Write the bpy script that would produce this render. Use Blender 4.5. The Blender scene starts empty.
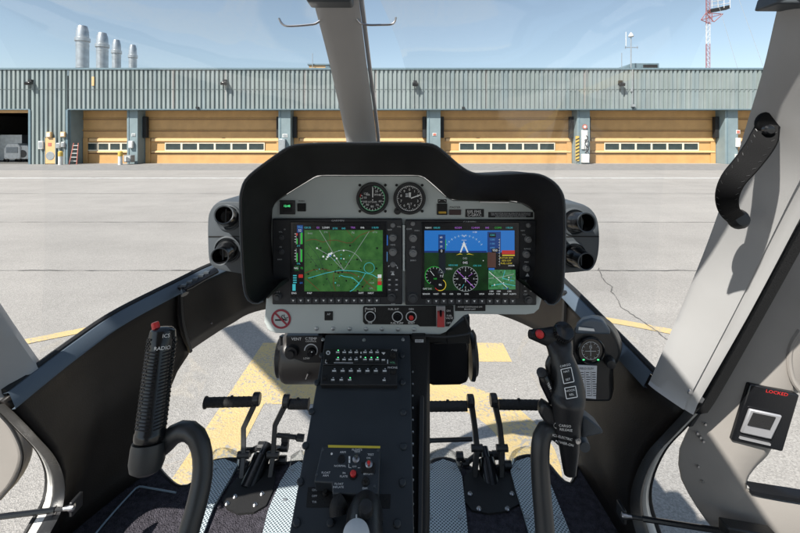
import bpy, bmesh, math, random
from mathutils import Vector, Matrix
random.seed(7)
V = Vector
R = math.radians
F, H = 430.0, 1.85          # focal length in photo pixels, eye height above the apron

def P(px, py, Y):           # photo pixel + real distance -> point in the place
    return V(((px - 400) / F * Y, Y, H - (py - 139) / F * Y))
def PX(px, Y): return (px - 400) / F * Y
def PZ(py, Y): return H - (py - 139) / F * Y

sc = bpy.context.scene
COL = sc.collection
WORLD = {}                  # object -> world origin

# ------------------------------------------------------------------ materials
MATS = {}
def mk(name, col, rough=.5, metal=0., var=.12, scale=6., bump=0., bscale=60., spec=.5, emit=None, es=1., detail=4, coat=0, rvar=.0):
    if name in MATS: return MATS[name]
    m = bpy.data.materials.new(name); m.use_nodes = True
    nt = m.node_tree; N = nt.nodes; L = nt.links
    b = N['Principled BSDF']
    b.inputs['Roughness'].default_value = rough
    b.inputs['Metallic'].default_value = metal
    b.inputs['Specular IOR Level'].default_value = spec
    b.inputs['Coat Weight'].default_value = coat
    tc = N.new('ShaderNodeTexCoord')
    if var > 0:
        no = N.new('ShaderNodeTexNoise'); no.inputs['Scale'].default_value = scale; no.inputs['Detail'].default_value = detail
        L.new(tc.outputs['Object'], no.inputs['Vector'])
        rp = N.new('ShaderNodeMapRange'); rp.inputs['From Min'].default_value = .3; rp.inputs['From Max'].default_value = .7
        rp.inputs['To Min'].default_value = 1 - var; rp.inputs['To Max'].default_value = 1 + var
        L.new(no.outputs['Fac'], rp.inputs['Value'])
        mx = N.new('ShaderNodeVectorMath'); mx.operation = 'SCALE'
        mx.inputs[0].default_value = col[:3]
        L.new(rp.outputs[0], mx.inputs['Scale'])
        L.new(mx.outputs[0], b.inputs['Base Color'])
        if rvar:
            r2 = N.new('ShaderNodeMapRange'); r2.inputs['From Min'].default_value = .35; r2.inputs['From Max'].default_value = .65
            r2.inputs['To Min'].default_value = rough - rvar; r2.inputs['To Max'].default_value = rough + rvar
            L.new(no.outputs['Fac'], r2.inputs['Value']); L.new(r2.outputs[0], b.inputs['Roughness'])
    else:
        b.inputs['Base Color'].default_value = (*col[:3], 1)
    if bump > 0:
        n2 = N.new('ShaderNodeTexNoise'); n2.inputs['Scale'].default_value = bscale; n2.inputs['Detail'].default_value = 3
        L.new(tc.outputs['Object'], n2.inputs['Vector'])
        bp = N.new('ShaderNodeBump'); bp.inputs['Strength'].default_value = bump; bp.inputs['Distance'].default_value = .02
        L.new(n2.outputs['Fac'], bp.inputs['Height']); L.new(bp.outputs[0], b.inputs['Normal'])
    if emit:
        b.inputs['Emission Color'].default_value = (*emit, 1); b.inputs['Emission Strength'].default_value = es
    MATS[name] = m
    return m

def s2l(c):                 # 0-255 display colour -> linear
    return tuple(((x/255)/12.92 if x/255 <= .04045 else ((x/255+.055)/1.055)**2.4) for x in c)

def em(name, rgb, s=1.0):    # a lit screen pixel colour
    return mk('screen_' + name, (.004, .004, .004), .25, var=0, emit=s2l(rgb), es=s*.40)

BLACK   = mk('black_plastic', (.018, .0185, .02), .36, bump=.08, bscale=500, var=.25, scale=14, detail=8, rvar=.09)
BLACKM  = mk('black_matte', (.009, .009, .0095), .7, bump=.15, bscale=400)
BLACKG  = mk('black_gloss', (.008, .0085, .01), .2, var=.2, rvar=.06)
SHIELD  = mk('shield_leather', (.017, .016, .017), .6, var=.25, scale=8, detail=8, rvar=.07, bump=.25, bscale=900)
SIDEP   = mk('side_panel_black', (.009, .007, .006), .5, spec=.35, var=.3, scale=3, bump=.06, bscale=300, rvar=.08)
FASCIA  = mk('fascia_grey_paint', (.50, .545, .535), .45, var=.05, bump=.05, bscale=900)
SILL    = mk('sill_sky_tint', (.085, .11, .14), .38, var=.08, bump=.04, bscale=400)  # blue-grey base colour holds the sky reflected in a glossy black strip
PILLAR  = mk('pillar_grey', (.41, .405, .40), .5, var=.07, scale=5, bump=.05, bscale=700, detail=8, rvar=.08)
DOORM   = mk('door_lining_beige', (.27, .25, .23), .5, var=.09, scale=5, detail=8, rvar=.08, bump=.06, bscale=600)
CONSOLE = mk('console_blue_black', (.026, .033, .041), .46, scale=9, detail=8, rvar=.1, var=.18, bump=.06, bscale=900)
POD     = mk('pod_grey', (.06, .07, .08), .5, var=.1, bump=.08, bscale=700)
STEEL   = mk('steel', (.45, .45, .46), .3, 1., var=.1)
SILVER  = mk('silver_paint', (.5, .5, .52), .35, .6, var=.1)
BODYP   = mk('white_body_paint', (.62, .61, .58), .3, var=.04, coat=.3)
RED     = mk('red_plastic', (.62, .03, .03), .35, var=.05)
REDG    = mk('red_guard', (.5, .06, .06), .4, var=.1)
WHITE   = mk('white_ink', (.88, .88, .87), .6, var=.03)
INKG    = mk('grey_ink', (.62, .64, .66), .6, var=.03)
INKB    = mk('black_ink', (.012, .012, .013), .6, var=0)
YEL     = mk('yellow_ink', (.75, .6, .06), .5, var=.05)
GREENL  = mk('green_led', (.05, .3, .1), .4, var=0, emit=(.1, .9, .3), es=.8)
GREENI  = mk('green_ink', (.2, .6, .33), .5, var=0)
AMBER   = mk('amber_legend', (.6, .36, .03), .5, var=0)
RUBBER  = mk('rubber', (.018, .018, .019), .65, bump=.3, bscale=200)
TUBEM   = mk('stick_tube_grey', (.03, .032, .034), .45, var=.15, rvar=.08)
PAPER   = mk('paper_card', (.62, .63, .66), .6, var=.03)

def glass(name, tint=(1, 1, 1), k=.55, ior=1.35):
    m = bpy.data.materials.new(name); m.use_nodes = True
    nt = m.node_tree; N = nt.nodes; L = nt.links; N.clear()
    o = N.new('ShaderNodeOutputMaterial'); t = N.new('ShaderNodeBsdfTransparent'); g = N.new('ShaderNodeBsdfGlossy')
    t.inputs[0].default_value = (*tint, 1); g.inputs['Roughness'].default_value = .03
    fr = N.new('ShaderNodeFresnel'); fr.inputs[0].default_value = ior
    ml = N.new('ShaderNodeMath'); ml.operation = 'MULTIPLY'; ml.inputs[1].default_value = k
    mx = N.new('ShaderNodeMixShader')
    L.new(fr.outputs[0], ml.inputs[0]); L.new(ml.outputs[0], mx.inputs[0]); L.new(t.outputs[0], mx.inputs[1]); L.new(g.outputs[0], mx.inputs[2])
    L.new(mx.outputs[0], o.inputs[0]); MATS[name] = m
    return m
GLASS = glass('windshield_perspex', (.97, .975, .98), .09)
GLASS.node_tree.nodes['Glossy BSDF'].inputs['Roughness'].default_value = .03
CLEAR = glass('clear_plastic', (.92, .93, .92), .5)

# ------------------------------------------------------------------ mesh builder
def catmull(pts, n):
    pts = [V(p) for p in pts]
    if len(pts) == 2: return [pts[0].lerp(pts[1], i/(n-1)) for i in range(n)]
    d = [0]
    for a, b in zip(pts, pts[1:]): d.append(d[-1] + (b-a).length)
    out = []
    for i in range(n):
        s = d[-1]*i/(n-1); k = 0
        while k < len(pts)-2 and d[k+1] < s: k += 1
        t = (s-d[k])/max(d[k+1]-d[k], 1e-9)
        p0 = pts[k-1] if k > 0 else pts[k]*2-pts[k+1]
        p1, p2 = pts[k], pts[k+1]
        p3 = pts[k+2] if k+2 < len(pts) else pts[k+1]*2-pts[k]
        out.append(.5*((2*p1)+(p2-p0)*t+(2*p0-5*p1+4*p2-p3)*t*t+(3*p1-p0-3*p2+p3)*t**3))
    return out

_TXT = {}
def text_geo(s):
    if s in _TXT: return _TXT[s]
    cu = bpy.data.curves.new('t', 'FONT'); cu.body = s; cu.size = 1; cu.align_x = 'CENTER'; cu.align_y = 'CENTER'; cu.resolution_u = 2
    ob = bpy.data.objects.new('t', cu); COL.objects.link(ob)
    dg = bpy.context.evaluated_depsgraph_get(); me = bpy.data.meshes.new_from_object(ob.evaluated_get(dg))
    r = ([v.co.to_2d() for v in me.vertices], [list(p.vertices) for p in me.polygons])
    bpy.data.objects.remove(ob); bpy.data.curves.remove(cu); bpy.data.meshes.remove(me)
    _TXT[s] = r
    return r

class MB:
    def __init__(s): s.bm = bmesh.new(); s.m = []
    def mi(s, m):
        if m not in s.m: s.m.append(m)
        return s.m.index(m)
    def face(s, vs, i):
        try:
            f = s.bm.faces.new(vs); f.material_index = i; return f
        except ValueError: return None
    def poly(s, pts, m): return s.face([s.bm.verts.new(p) for p in pts], s.mi(m))
    def grid(s, rows, m, closed=False):
        i = s.mi(m); g = [[s.bm.verts.new(p) for p in r] for r in rows]
        for a, b in zip(g, g[1:]):
            n = len(a)
            for k in range(n if closed else n-1):
                s.face([a[k], a[(k+1) % n], b[(k+1) % n], b[k]], i)
        return g
    def prism(s, pts, vec, m, cap=True):
        i = s.mi(m); a = [s.bm.verts.new(p) for p in pts]; b = [s.bm.verts.new(V(p)+V(vec)) for p in pts]
        n = len(a)
        for k in range(n): s.face([a[k], a[(k+1) % n], b[(k+1) % n], b[k]], i)
        if cap: s.face(a[::-1], i); s.face(b, i)
    def box(s, c, sz, m, rot=None):
        c = V(c); h = V(sz)/2; i = s.mi(m)
        vs = []
        for x in (-1, 1):
            for y in (-1, 1):
                for z in (-1, 1):
                    p = V((x*h.x, y*h.y, z*h.z))
                    if rot: p = rot @ p
                    vs.append(s.bm.verts.new(c+p))
        for f in ((0,1,3,2),(4,6,7,5),(0,4,5,1),(2,3,7,6),(0,2,6,4),(1,5,7,3)): s.face([vs[k] for k in f], i)
    def bx(s, x0, x1, y0, y1, z0, z1, m): s.box(((x0+x1)/2, (y0+y1)/2, (z0+z1)/2), (x1-x0, y1-y0, z1-z0), m)
    def tube(s, path, r, m, n=12, cap=True, flat=1., up=None):
        path = [V(p) for p in path]; k = len(path)
        rs = r if isinstance(r, (list, tuple)) else [r]*k
        i = s.mi(m); rings = []; nrm = None
        for j, p in enumerate(path):
            t = (path[min(j+1, k-1)]-path[max(j-1, 0)]).normalized()
            if nrm is None:
                a = V(up) if up else (V((0, 0, 1)) if abs(t.z) < .9 else V((1, 0, 0)))
                nrm = (a-t*a.dot(t)).normalized()
            else: nrm = (nrm-t*nrm.dot(t)).normalized()
            bn = t.cross(nrm)
            rings.append([s.bm.verts.new(p+nrm*math.cos(q)*rs[j]*flat+bn*math.sin(q)*rs[j]) for q in [2*math.pi*u/n for u in range(n)]])
        for a, b in zip(rings, rings[1:]):
            for u in range(n): s.face([a[u], a[(u+1) % n], b[(u+1) % n], b[u]], i)
        if cap: s.face(rings[0][::-1], i); s.face(rings[-1], i)
    def lathe(s, c, axis, prof, m, n=20):
        c = V(c); ax = V(axis).normalized(); a = V((0, 0, 1)) if abs(ax.z) < .9 else V((1, 0, 0))
        u = (a-ax*a.dot(ax)).normalized(); w = ax.cross(u); i = s.mi(m); rings = []
        for r, h in prof:
            if r < 1e-6: rings.append([s.bm.verts.new(c+ax*h)])
            else: rings.append([s.bm.verts.new(c+ax*h+(u*math.cos(q)+w*math.sin(q))*r) for q in [2*math.pi*k/n for k in range(n)]])
        for a, b in zip(rings, rings[1:]):
            for k in range(n):
                if len(a) == 1 and len(b) > 1: s.face([a[0], b[(k+1) % n], b[k]], i)
                elif len(b) == 1 and len(a) > 1: s.face([a[k], a[(k+1) % n], b[0]], i)
                elif len(a) > 1: s.face([a[k], a[(k+1) % n], b[(k+1) % n], b[k]], i)
    def build(s, name, parent=None, bevel=0, solid=0, smooth=35, recalc=True, seg=2, tri=False, off=-1., origin=None, sub=0):
        if recalc: bmesh.ops.recalc_face_normals(s.bm, faces=s.bm.faces)
        if tri: bmesh.ops.triangulate(s.bm, faces=[f for f in s.bm.faces if len(f.verts) > 4])
        vs = [v.co for v in s.bm.verts]
        lo = V([min(v[k] for v in vs) for k in range(3)]); hi = V([max(v[k] for v in vs) for k in range(3)])
        og = V(origin) if origin else ((lo+hi)/2 if parent else V(((lo.x+hi.x)/2, (lo.y+hi.y)/2, lo.z)))
        bmesh.ops.translate(s.bm, verts=s.bm.verts, vec=-og)
        me = bpy.data.meshes.new(name); s.bm.to_mesh(me); s.bm.free()
        for m in s.m: me.materials.append(m)
        if smooth: me.shade_smooth(); me.set_sharp_from_angle(angle=R(smooth))
        o = bpy.data.objects.new(name, me); COL.objects.link(o)
        if parent: o.parent = parent; o.location = og-WORLD[parent.as_pointer()]
        else: o.location = og
        WORLD[o.as_pointer()] = og
        if solid:
            d = o.modifiers.new('solid', 'SOLIDIFY'); d.thickness = solid; d.offset = off
        if bevel:
            d = o.modifiers.new('bevel', 'BEVEL'); d.width = bevel; d.segments = seg; d.limit_method = 'ANGLE'; d.angle_limit = R(40)
        if sub:
            d = o.modifiers.new('sub', 'SUBSURF'); d.levels = sub; d.render_levels = sub
        return o

class Draw:                 # flat printed / displayed marks on a surface; f(x, y, lift) -> point
    def __init__(s, f, mb=None): s.f = f; s.mb = mb or MB()
    def poly(s, pts, m, l=.0004): s.mb.poly([s.f(x, y, l) for x, y in pts], m)
    def rect(s, x0, y0, x1, y1, m, l=.0004): s.poly([(x0, y0), (x1, y0), (x1, y1), (x0, y1)], m, l)
    def disc(s, x, y, r, m, l=.0004, n=28, ry=None):
        s.poly([(x+r*math.cos(2*math.pi*k/n), y+(ry or r)*math.sin(2*math.pi*k/n)) for k in range(n)], m, l)
    def line(s, pts, w, m, l=.0006):
        for (x0, y0), (x1, y1) in zip(pts, pts[1:]):
            d = math.hypot(x1-x0, y1-y0) or 1; nx, ny = -(y1-y0)/d*w/2, (x1-x0)/d*w/2
            s.poly([(x0+nx, y0+ny), (x1+nx, y1+ny), (x1-nx, y1-ny), (x0-nx, y0-ny)], m, l)
    def arc(s, x, y, r, a0, a1, w, m, l=.0006, n=28):
        a = [R(a0+(a1-a0)*k/n) for k in range(n+1)]
        for p, q in zip(a, a[1:]):
            s.poly([(x+(r-w/2)*math.cos(p), y+(r-w/2)*math.sin(p)), (x+(r-w/2)*math.cos(q), y+(r-w/2)*math.sin(q)),
                    (x+(r+w/2)*math.cos(q), y+(r+w/2)*math.sin(q)), (x+(r+w/2)*math.cos(p), y+(r+w/2)*math.sin(p))], m, l)
    def text(s, x, y, t, h, m, l=.0007, rot=0, sx=1.):
        vs, fs = text_geo(t); i = s.mb.mi(m); c, n = math.cos(R(rot)), math.sin(R(rot))
        bv = []
        for v in vs:
            a, b = v[0]*h*sx*1.35, -v[1]*h*1.35
            bv.append(s.mb.bm.verts.new(s.f(x+a*c-b*n, y+a*n+b*c, l)))
        for f in fs: s.mb.face([bv[k] for k in f], i)
    def build(s, name, parent=None, **k): return s.mb.build(name, parent, smooth=0, recalc=False, **k)

def thing(name, loc, label, cat, group=None):
    o = bpy.data.objects.new(name, None); COL.objects.link(o); o.location = loc; o.empty_display_size = .1
    WORLD[o.as_pointer()] = V(loc); return tag(o, label, cat, group)
def tag(o, label=None, cat=None, group=None, kind=None):
    if label: o['label'] = label
    if cat: o['category'] = cat
    if group: o['group'] = group
    if kind: o['kind'] = kind
    return o
def copy_tree(o, parent=None):
    c = o.copy(); COL.objects.link(c)
    if parent: c.parent = parent
    for ch in list(o.children): copy_tree(ch, c)
    return c

# ------------------------------------------------------------------ light, sky, camera
SUN = V((-.472, -.524, .78)).normalized()
sun = bpy.data.lights.new('sun', 'SUN'); sun.energy = 4.7; sun.angle = R(.55); sun.color = (1., .955, .88)
so = bpy.data.objects.new('sun', sun); COL.objects.link(so); so.rotation_euler = SUN.to_track_quat('Z', 'Y').to_euler(); so.location = (-8, -9, 14)
w = bpy.data.worlds.new('World'); sc.world = w; w.use_nodes = True
nt = w.node_tree; bg = nt.nodes['Background']; sky = nt.nodes.new('ShaderNodeTexSky'); sky.sky_type = 'NISHITA'; sky.sun_disc = False
sky.sun_elevation = math.asin(SUN.z); sky.sun_rotation = math.atan2(SUN.x, SUN.y); sky.air_density = 1.0; sky.dust_density = .9; sky.ozone_density = 1.0; sky.altitude = 400
hs = nt.nodes.new('ShaderNodeHueSaturation'); hs.inputs['Saturation'].default_value = .8; hs.inputs['Hue'].default_value = .488; nt.links.new(sky.outputs[0], hs.inputs['Color']); nt.links.new(hs.outputs[0], bg.inputs[0]); bg.inputs[1].default_value = .082
cam = bpy.data.cameras.new('camera'); cam.sensor_width = 36; cam.lens = F/800*36; cam.shift_y = -(266.5-139)/800
cam.clip_start = .02; cam.clip_end = 3000
co = bpy.data.objects.new('camera', cam); COL.objects.link(co); co.location = (0, 0, H); co.rotation_euler = (R(90), 0, 0); sc.camera = co
sc.view_settings.view_transform = 'Standard'; sc.view_settings.look = 'None'; sc.view_settings.gamma = 1; sc.view_settings.exposure = .9
sc.render.engine = 'CYCLES'; sc.cycles.max_bounces = 7; sc.cycles.transparent_max_bounces = 12

# ------------------------------------------------------------------ the apron
def ground_mat():
    m = bpy.data.materials.new('apron_asphalt'); m.use_nodes = True; nt = m.node_tree; N = nt.nodes; L = nt.links; b = N['Principled BSDF']
    b.inputs['Roughness'].default_value = .85; b.inputs['Specular IOR Level'].default_value = .3
    tc = N.new('ShaderNodeTexCoord')
    def noise(scale, detail=4, rough=.5, stretch=None, dist=0):
        n = N.new('ShaderNodeTexNoise'); n.inputs['Scale'].default_value = scale; n.inputs['Detail'].default_value = detail; n.inputs['Roughness'].default_value = rough
        n.inputs['Distortion'].default_value = dist
        src = tc.outputs['Object']
        if stretch:
            mp = N.new('ShaderNodeMapping'); mp.inputs['Scale'].default_value = stretch; L.new(src, mp.inputs[0]); src = mp.outputs[0]
        L.new(src, n.inputs['Vector']); return n.outputs['Fac']
    def rng(x, a, b_, c, d):
        r = N.new('ShaderNodeMapRange'); r.inputs['From Min'].default_value = a; r.inputs['From Max'].default_value = b_
        r.inputs['To Min'].default_value = c; r.inputs['To Max'].default_value = d; L.new(x, r.inputs['Value']); return r.outputs[0]
    def mul(a, b_):
        q = N.new('ShaderNodeMath'); q.operation = 'MULTIPLY'; L.new(a, q.inputs[0]); L.new(b_, q.inputs[1]); return q.outputs[0]
    vo = N.new('ShaderNodeTexVoronoi'); vo.inputs['Scale'].default_value = 130; L.new(tc.outputs['Object'], vo.inputs['Vector'])
    sep = N.new('ShaderNodeSeparateColor'); L.new(vo.outputs['Color'], sep.inputs[0])
    speck = rng(sep.outputs[0], 0, 1, .8, 1.2)
    fine = rng(noise(85, 3, .7), .3, .7, .88, 1.1)
    mid = rng(noise(1.1, 5, .6), .3, .7, .93, 1.06)
    streak = rng(noise(.35, 6, .65, (.1, 1.9, 1), .5), .3, .72, .90, 1.07)
    big = rng(noise(.12, 3, .5), .3, .7, .94, 1.05)
    f = mul(mul(mul(mul(speck, fine), mid), streak), big)
    sc_ = N.new('ShaderNodeVectorMath'); sc_.operation = 'SCALE'; sc_.inputs[0].default_value = (.292, .279, .262); L.new(f, sc_.inputs['Scale'])
    L.new(sc_.outputs[0], b.inputs['Base Color'])
    bp = N.new('ShaderNodeBump'); bp.inputs['Strength'].default_value = .5; bp.inputs['Distance'].default_value = .006
    L.new(vo.outputs['Distance'], bp.inputs['Height']); L.new(bp.outputs[0], b.inputs['Normal'])
    return m
mb = MB(); mb.bx(-600, 600, -300, 900, -.5, 0, ground_mat()); tag(mb.build('ground', smooth=0), kind='structure')

DARKASPH = mk('new_asphalt', (.2, .197, .192), .85, var=.15, scale=3, bump=.3, bscale=90)
JOINT = mk('joint_sealant', (.11, .105, .1), .8, var=.4, scale=14)
def worn(name, col, base=(.25, .245, .24), cover=.42):
    m = bpy.data.materials.new(name); m.use_nodes = True; nt = m.node_tree; N = nt.nodes; L = nt.links; b = N['Principled BSDF']; b.inputs['Roughness'].default_value = .75
    tc = N.new('ShaderNodeTexCoord'); n = N.new('ShaderNodeTexNoise'); n.inputs['Scale'].default_value = 38; n.inputs['Detail'].default_value = 8; n.inputs['Roughness'].default_value = .75
    L.new(tc.outputs['Object'], n.inputs['Vector'])
    n2 = N.new('ShaderNodeTexNoise'); n2.inputs['Scale'].default_value = 3; n2.inputs['Detail'].default_value = 4; L.new(tc.outputs['Object'], n2.inputs['Vector'])
    ad = N.new('ShaderNodeMath'); ad.operation = 'MULTIPLY_ADD'; ad.inputs[1].default_value = .45; L.new(n2.outputs['Fac'], ad.inputs[0]); L.new(n.outputs['Fac'], ad.inputs[2])
    cr = N.new('ShaderNodeMapRange'); cr.inputs['From Min'].default_value = cover+.14; cr.inputs['From Max'].default_value = cover+.22; L.new(ad.outputs[0], cr.inputs['Value'])
    mx = N.new('ShaderNodeMix'); mx.data_type = 'RGBA'; mx.inputs[6].default_value = (*base, 1); mx.inputs[7].default_value = (*col, 1)
    L.new(cr.outputs[0], mx.inputs[0]); L.new(mx.outputs[2], b.inputs['Base Color'])
    vo = N.new('ShaderNodeTexVoronoi'); vo.inputs['Scale'].default_value = 75; L.new(tc.outputs['Object'], vo.inputs['Vector'])
    bp = N.new('ShaderNodeBump'); bp.inputs['Strength'].default_value = .4; bp.inputs['Distance'].default_value = .006; L.new(vo.outputs['Distance'], bp.inputs['Height']); L.new(bp.outputs[0], b.inputs['Normal'])
    MATS[name] = m; return m
YPAINT = worn('worn_yellow_paint', (.50, .375, .17), base=(.285, .27, .245), cover=.49)
WPAINT = worn('worn_white_paint', (.5, .5, .49), cover=.5)

G = lambda x, y, l: V((x, y, l))
d = Draw(G)                  # darker strip by the doors, then lines
d.rect(-80, 25.5, 80, 31.7, DARKASPH, .004); d.build('apron_strip'); tag(bpy.data.objects['apron_strip'], kind='structure')
d = Draw(G); d.rect(-80, 20.1, 80, 20.5, WPAINT, .004); tag(d.build('apron_line'), kind='structure')
d = Draw(G)
d.rect(-1.24, 3.30, -.95, 3.57, YPAINT, .002)
d.poly([(-1.24, .4), (-.95, .4), (-.95, 3.0), (-1.24, 3.0)], YPAINT, .002)
d.poly([(-1.24, 3.57), (.93, 3.57), (.93, 3.9), (-1.24, 3.9)], YPAINT, .002)
d.poly([(-1.24, 3.0), (.18, 3.0), (.18, 3.30), (-1.24, 3.30)], YPAINT, .002)
for k in range(18):
    a0, a1 = R(90-k*10), R(90-(k+1)*10); c = V((.18, 2.56))
    q = lambda r, a: (c.x+r*math.cos(a), c.y+r*math.sin(a))
    d.poly([q(.44, a0), q(.44, a1), q(.74, a1), q(.74, a0)], YPAINT, .002)
tag(d.build('apron_letter_marking'), kind='structure')
d = Draw(G); d.arc(-.25, -.5, 5.43, 0, 180, .13, YPAINT, .0055, 160); tag(d.build('apron_circle_marking'), kind='structure')
def crack(pts, w, jit, step, name):
    mbk = MB(); pts = [V(p) for p in pts]; path = []
    for a, b in zip(pts, pts[1:]):
        n = max(1, int((b-a).length/step))
        for i in range(n): path.append(a.lerp(b, i/n)+V((random.uniform(-jit, jit), random.uniform(-jit, jit), 0)))
    path.append(pts[-1]); L_, R_ = [], []
    for i, p in enumerate(path):
        t = (path[min(i+1, len(path)-1)]-path[max(i-1, 0)]).normalized(); nn = V((-t.y, t.x, 0)); ww = w*random.uniform(.3, 1.2)
        L_.append(p+nn*ww); R_.append(p-nn*ww)
    mbk.grid([L_, R_], JOINT); o = mbk.build(name, smooth=0, recalc=False); tag(o, kind='structure')
def g3(px, py, z=.008): Y = H*F/(py-139); return V(((px-400)/F*Y, Y, z))
crack([(-30, 6.05, .008), (30, 6.02, .008)], .011, .012, .12, 'apron_joint')
crack([(-45, 9.6, .008), (45, 9.5, .008)], .012, .012, .25, 'apron_joint')
crack([(-60, 14.6, .008), (60, 14.4, .008)], .016, .015, .5, 'apron_joint')
crack([g3(598, 268), g3(603, 280), g3(612, 287), g3(611, 292), g3(617, 300), g3(622, 308), g3(640, 320), g3(655, 330), g3(672, 344), g3(700, 365)], .006, .012, .045, 'apron_crack')

# ------------------------------------------------------------------ hangar
def cladding():
    m = mk('corrugated_cladding', (.225, .262, .262), .5, var=.07, scale=.6); nt = m.node_tree; N = nt.nodes; L = nt.links
    tc = N.new('ShaderNodeTexCoord'); mp = N.new('ShaderNodeMapping'); mp.inputs['Scale'].default_value = (1.05, .0, .02); L.new(tc.outputs['Object'], mp.inputs[0])
    wn = N.new('ShaderNodeTexNoise'); wn.inputs['Scale'].default_value = 1.3; wn.inputs['Detail'].default_value = 2; L.new(mp.outputs[0], wn.inputs['Vector'])
    cr = N.new('ShaderNodeValToRGB'); cr.color_ramp.interpolation = 'CONSTANT'; e = cr.color_ramp.elements
    e[0].position = 0; e[0].color = (.90, .95, .98, 1); e[1].position = .42; e[1].color = (1, 1, 1, 1)
    for p_, c_ in ((.5, (.95, .97, .95, 1)), (.58, (1.04, 1.02, 1, 1)), (.66, (1.12, .96, .92, 1))): q_ = e.new(p_); q_.color = c_
    L.new(wn.outputs['Fac'], cr.inputs[0])
    mp2 = N.new('ShaderNodeMapping'); mp2.inputs['Scale'].default_value = (6, 1, .35); L.new(tc.outputs['Object'], mp2.inputs[0])
    n3 = N.new('ShaderNodeTexNoise'); n3.inputs['Scale'].default_value = 1.0; n3.inputs['Detail'].default_value = 5; L.new(mp2.outputs[0], n3.inputs['Vector'])
    r3 = N.new('ShaderNodeMapRange'); r3.inputs['From Min'].default_value = .35; r3.inputs['From Max'].default_value = .65; r3.inputs['To Min'].default_value = .9; r3.inputs['To Max'].default_value = 1.07; L.new(n3.outputs['Fac'], r3.inputs['Value'])
    b_ = N['Principled BSDF']; src = b_.inputs['Base Color'].links[0].from_socket
    m1 = N.new('ShaderNodeVectorMath'); m1.operation = 'MULTIPLY'; L.new(src, m1.inputs[0]); L.new(cr.outputs[0], m1.inputs[1])
    m2 = N.new('ShaderNodeVectorMath'); m2.operation = 'SCALE'; L.new(m1.outputs[0], m2.inputs[0]); L.new(r3.outputs[0], m2.inputs['Scale'])
    L.new(m2.outputs[0], b_.inputs['Base Color']); return m
CORR = cladding()
CORRD = mk('cladding_trim_blue', (.12, .18, .21), .5, var=.1)
COLM = mk('column_blue_grey', (.18, .235, .25), .6, var=.1, scale=1.5)
ORNG = mk('door_ochre', (.52, .30, .115), .55, var=.1, scale=1.4)
SEAMSHADE = mk('door_seam_shade', (.1, .06, .035), .7)
ORNL = mk('door_ledge', (.62, .40, .19), .5, var=.04)  # paler ochre; on the bay doors it puts strong sun into the ledges
WINF = mk('window_frame_cream', (.68, .60, .46), .5, var=.03)
WPANE = mk('window_pane', (.03, .045, .045), .12, var=.4, scale=2)
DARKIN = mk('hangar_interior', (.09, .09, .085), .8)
WALLW = mk('hangar_wall', (.3, .34, .34), .7)
ROOFM = mk('roof_felt', (.15, .15, .15), .9)
GALV = mk('galvanised', (.42, .45, .47), .38, .7, var=.15, scale=3)
BOXW = mk('equipment_white', (.6, .6, .58), .5)
BOXG = mk('equipment_grey', (.25, .27, .28), .5)
YELP = mk('safety_yellow', (.55, .38, .08), .5)
REDP = mk('rusty_red', (.45, .14, .1), .6)
YP, YC, YD = 31.5, 31.8, 32.8          # parapet, column front, door plane
ZT, ZB = PZ(70, YP), PZ(109, YP)
b = thing('hangar_building', (0, YC, 0), 'long grey-green corrugated hangar with ochre sectional doors across the apron', 'building')
def corr(x0, x1, z0, z1, mb, Y=YP):
    pitch, x = .325, x0; rows = [[], []]
    while x < x1:
        for dx, dy in ((0, 0), (.11, 0), (.135, -.10), (.30, -.10)):
            X = min(x+dx, x1)
            rows[0].append(V((X, Y+dy, z0))); rows[1].append(V((X, Y+dy, z1)))
        x += pitch
    mb.grid(rows, CORR)
mb = MB(); corr(-24.3, 46, ZB, ZT, mb); corr(-27.05, -24.3, .0, ZT, mb); corr(-46, -27.05, ZB, ZT, mb)
mb.build('parapet_cladding', b, smooth=0, recalc=False)
mb = MB(); mb.bx(-46.1, 46.1, YP-.16, YP+.25, ZT, ZT+.13, CORRD); mb.bx(-24.3, 46.1, YP-.1, YP+.12, ZB-.07, ZB, CORRD); mb.bx(-46.1, -27.05, YP-.1, YP+.12, ZB-.07, ZB, CORRD)
mb.build('roof_trim', b)
mb = MB()                    # shell: roof, soffit, sides, rear, recess walls
mb.bx(-46, 46, YP+.1, 62, 6.3, 6.5, ROOFM)
mb.bx(-46, -24.4, YP+.12, YD+.3, ZB-.05, ZB+.15, CORRD); mb.bx(-24.4, 46, YP+.12, YD+.3, ZB-.05, ZB+.15, CORRD)
mb.bx(-46, 46, 61.7, 62, 0, 6.3, WALLW); mb.bx(-46.1, -45.8, YP+.2, 62, 0, 6.3, WALLW); mb.bx(45.8, 46.1, YP+.2, 62, 0, 6.3, WALLW)
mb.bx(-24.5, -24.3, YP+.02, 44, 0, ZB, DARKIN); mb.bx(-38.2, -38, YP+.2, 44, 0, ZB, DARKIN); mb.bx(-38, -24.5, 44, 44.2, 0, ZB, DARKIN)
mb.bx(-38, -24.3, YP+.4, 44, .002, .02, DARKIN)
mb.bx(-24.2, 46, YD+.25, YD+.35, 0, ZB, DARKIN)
mb.bx(-46, -38, YP, YP+.2, 0, ZB, CORRD)
mb.build('shell', b, smooth=0)
mb = MB(); mb.bx(-38, -27.05, YP+.15, YP+.3, ZB-.28, ZB-.07, ORNG); mb.build('raised_door', b)
for xx in (-27.02, -24.3):
    mb = MB(); mb.bx(xx-.08, xx+.08, YP-.16, YP+.1, 0, ZB-.07, CORRD); mb.build('bay_post', b)
cols = [(-20.2, -19.4), (-9.0, -8.1), (2.0, 3.0), (13.1, 14.05), (24.05, 25.0), (35., 36.)]
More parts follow.
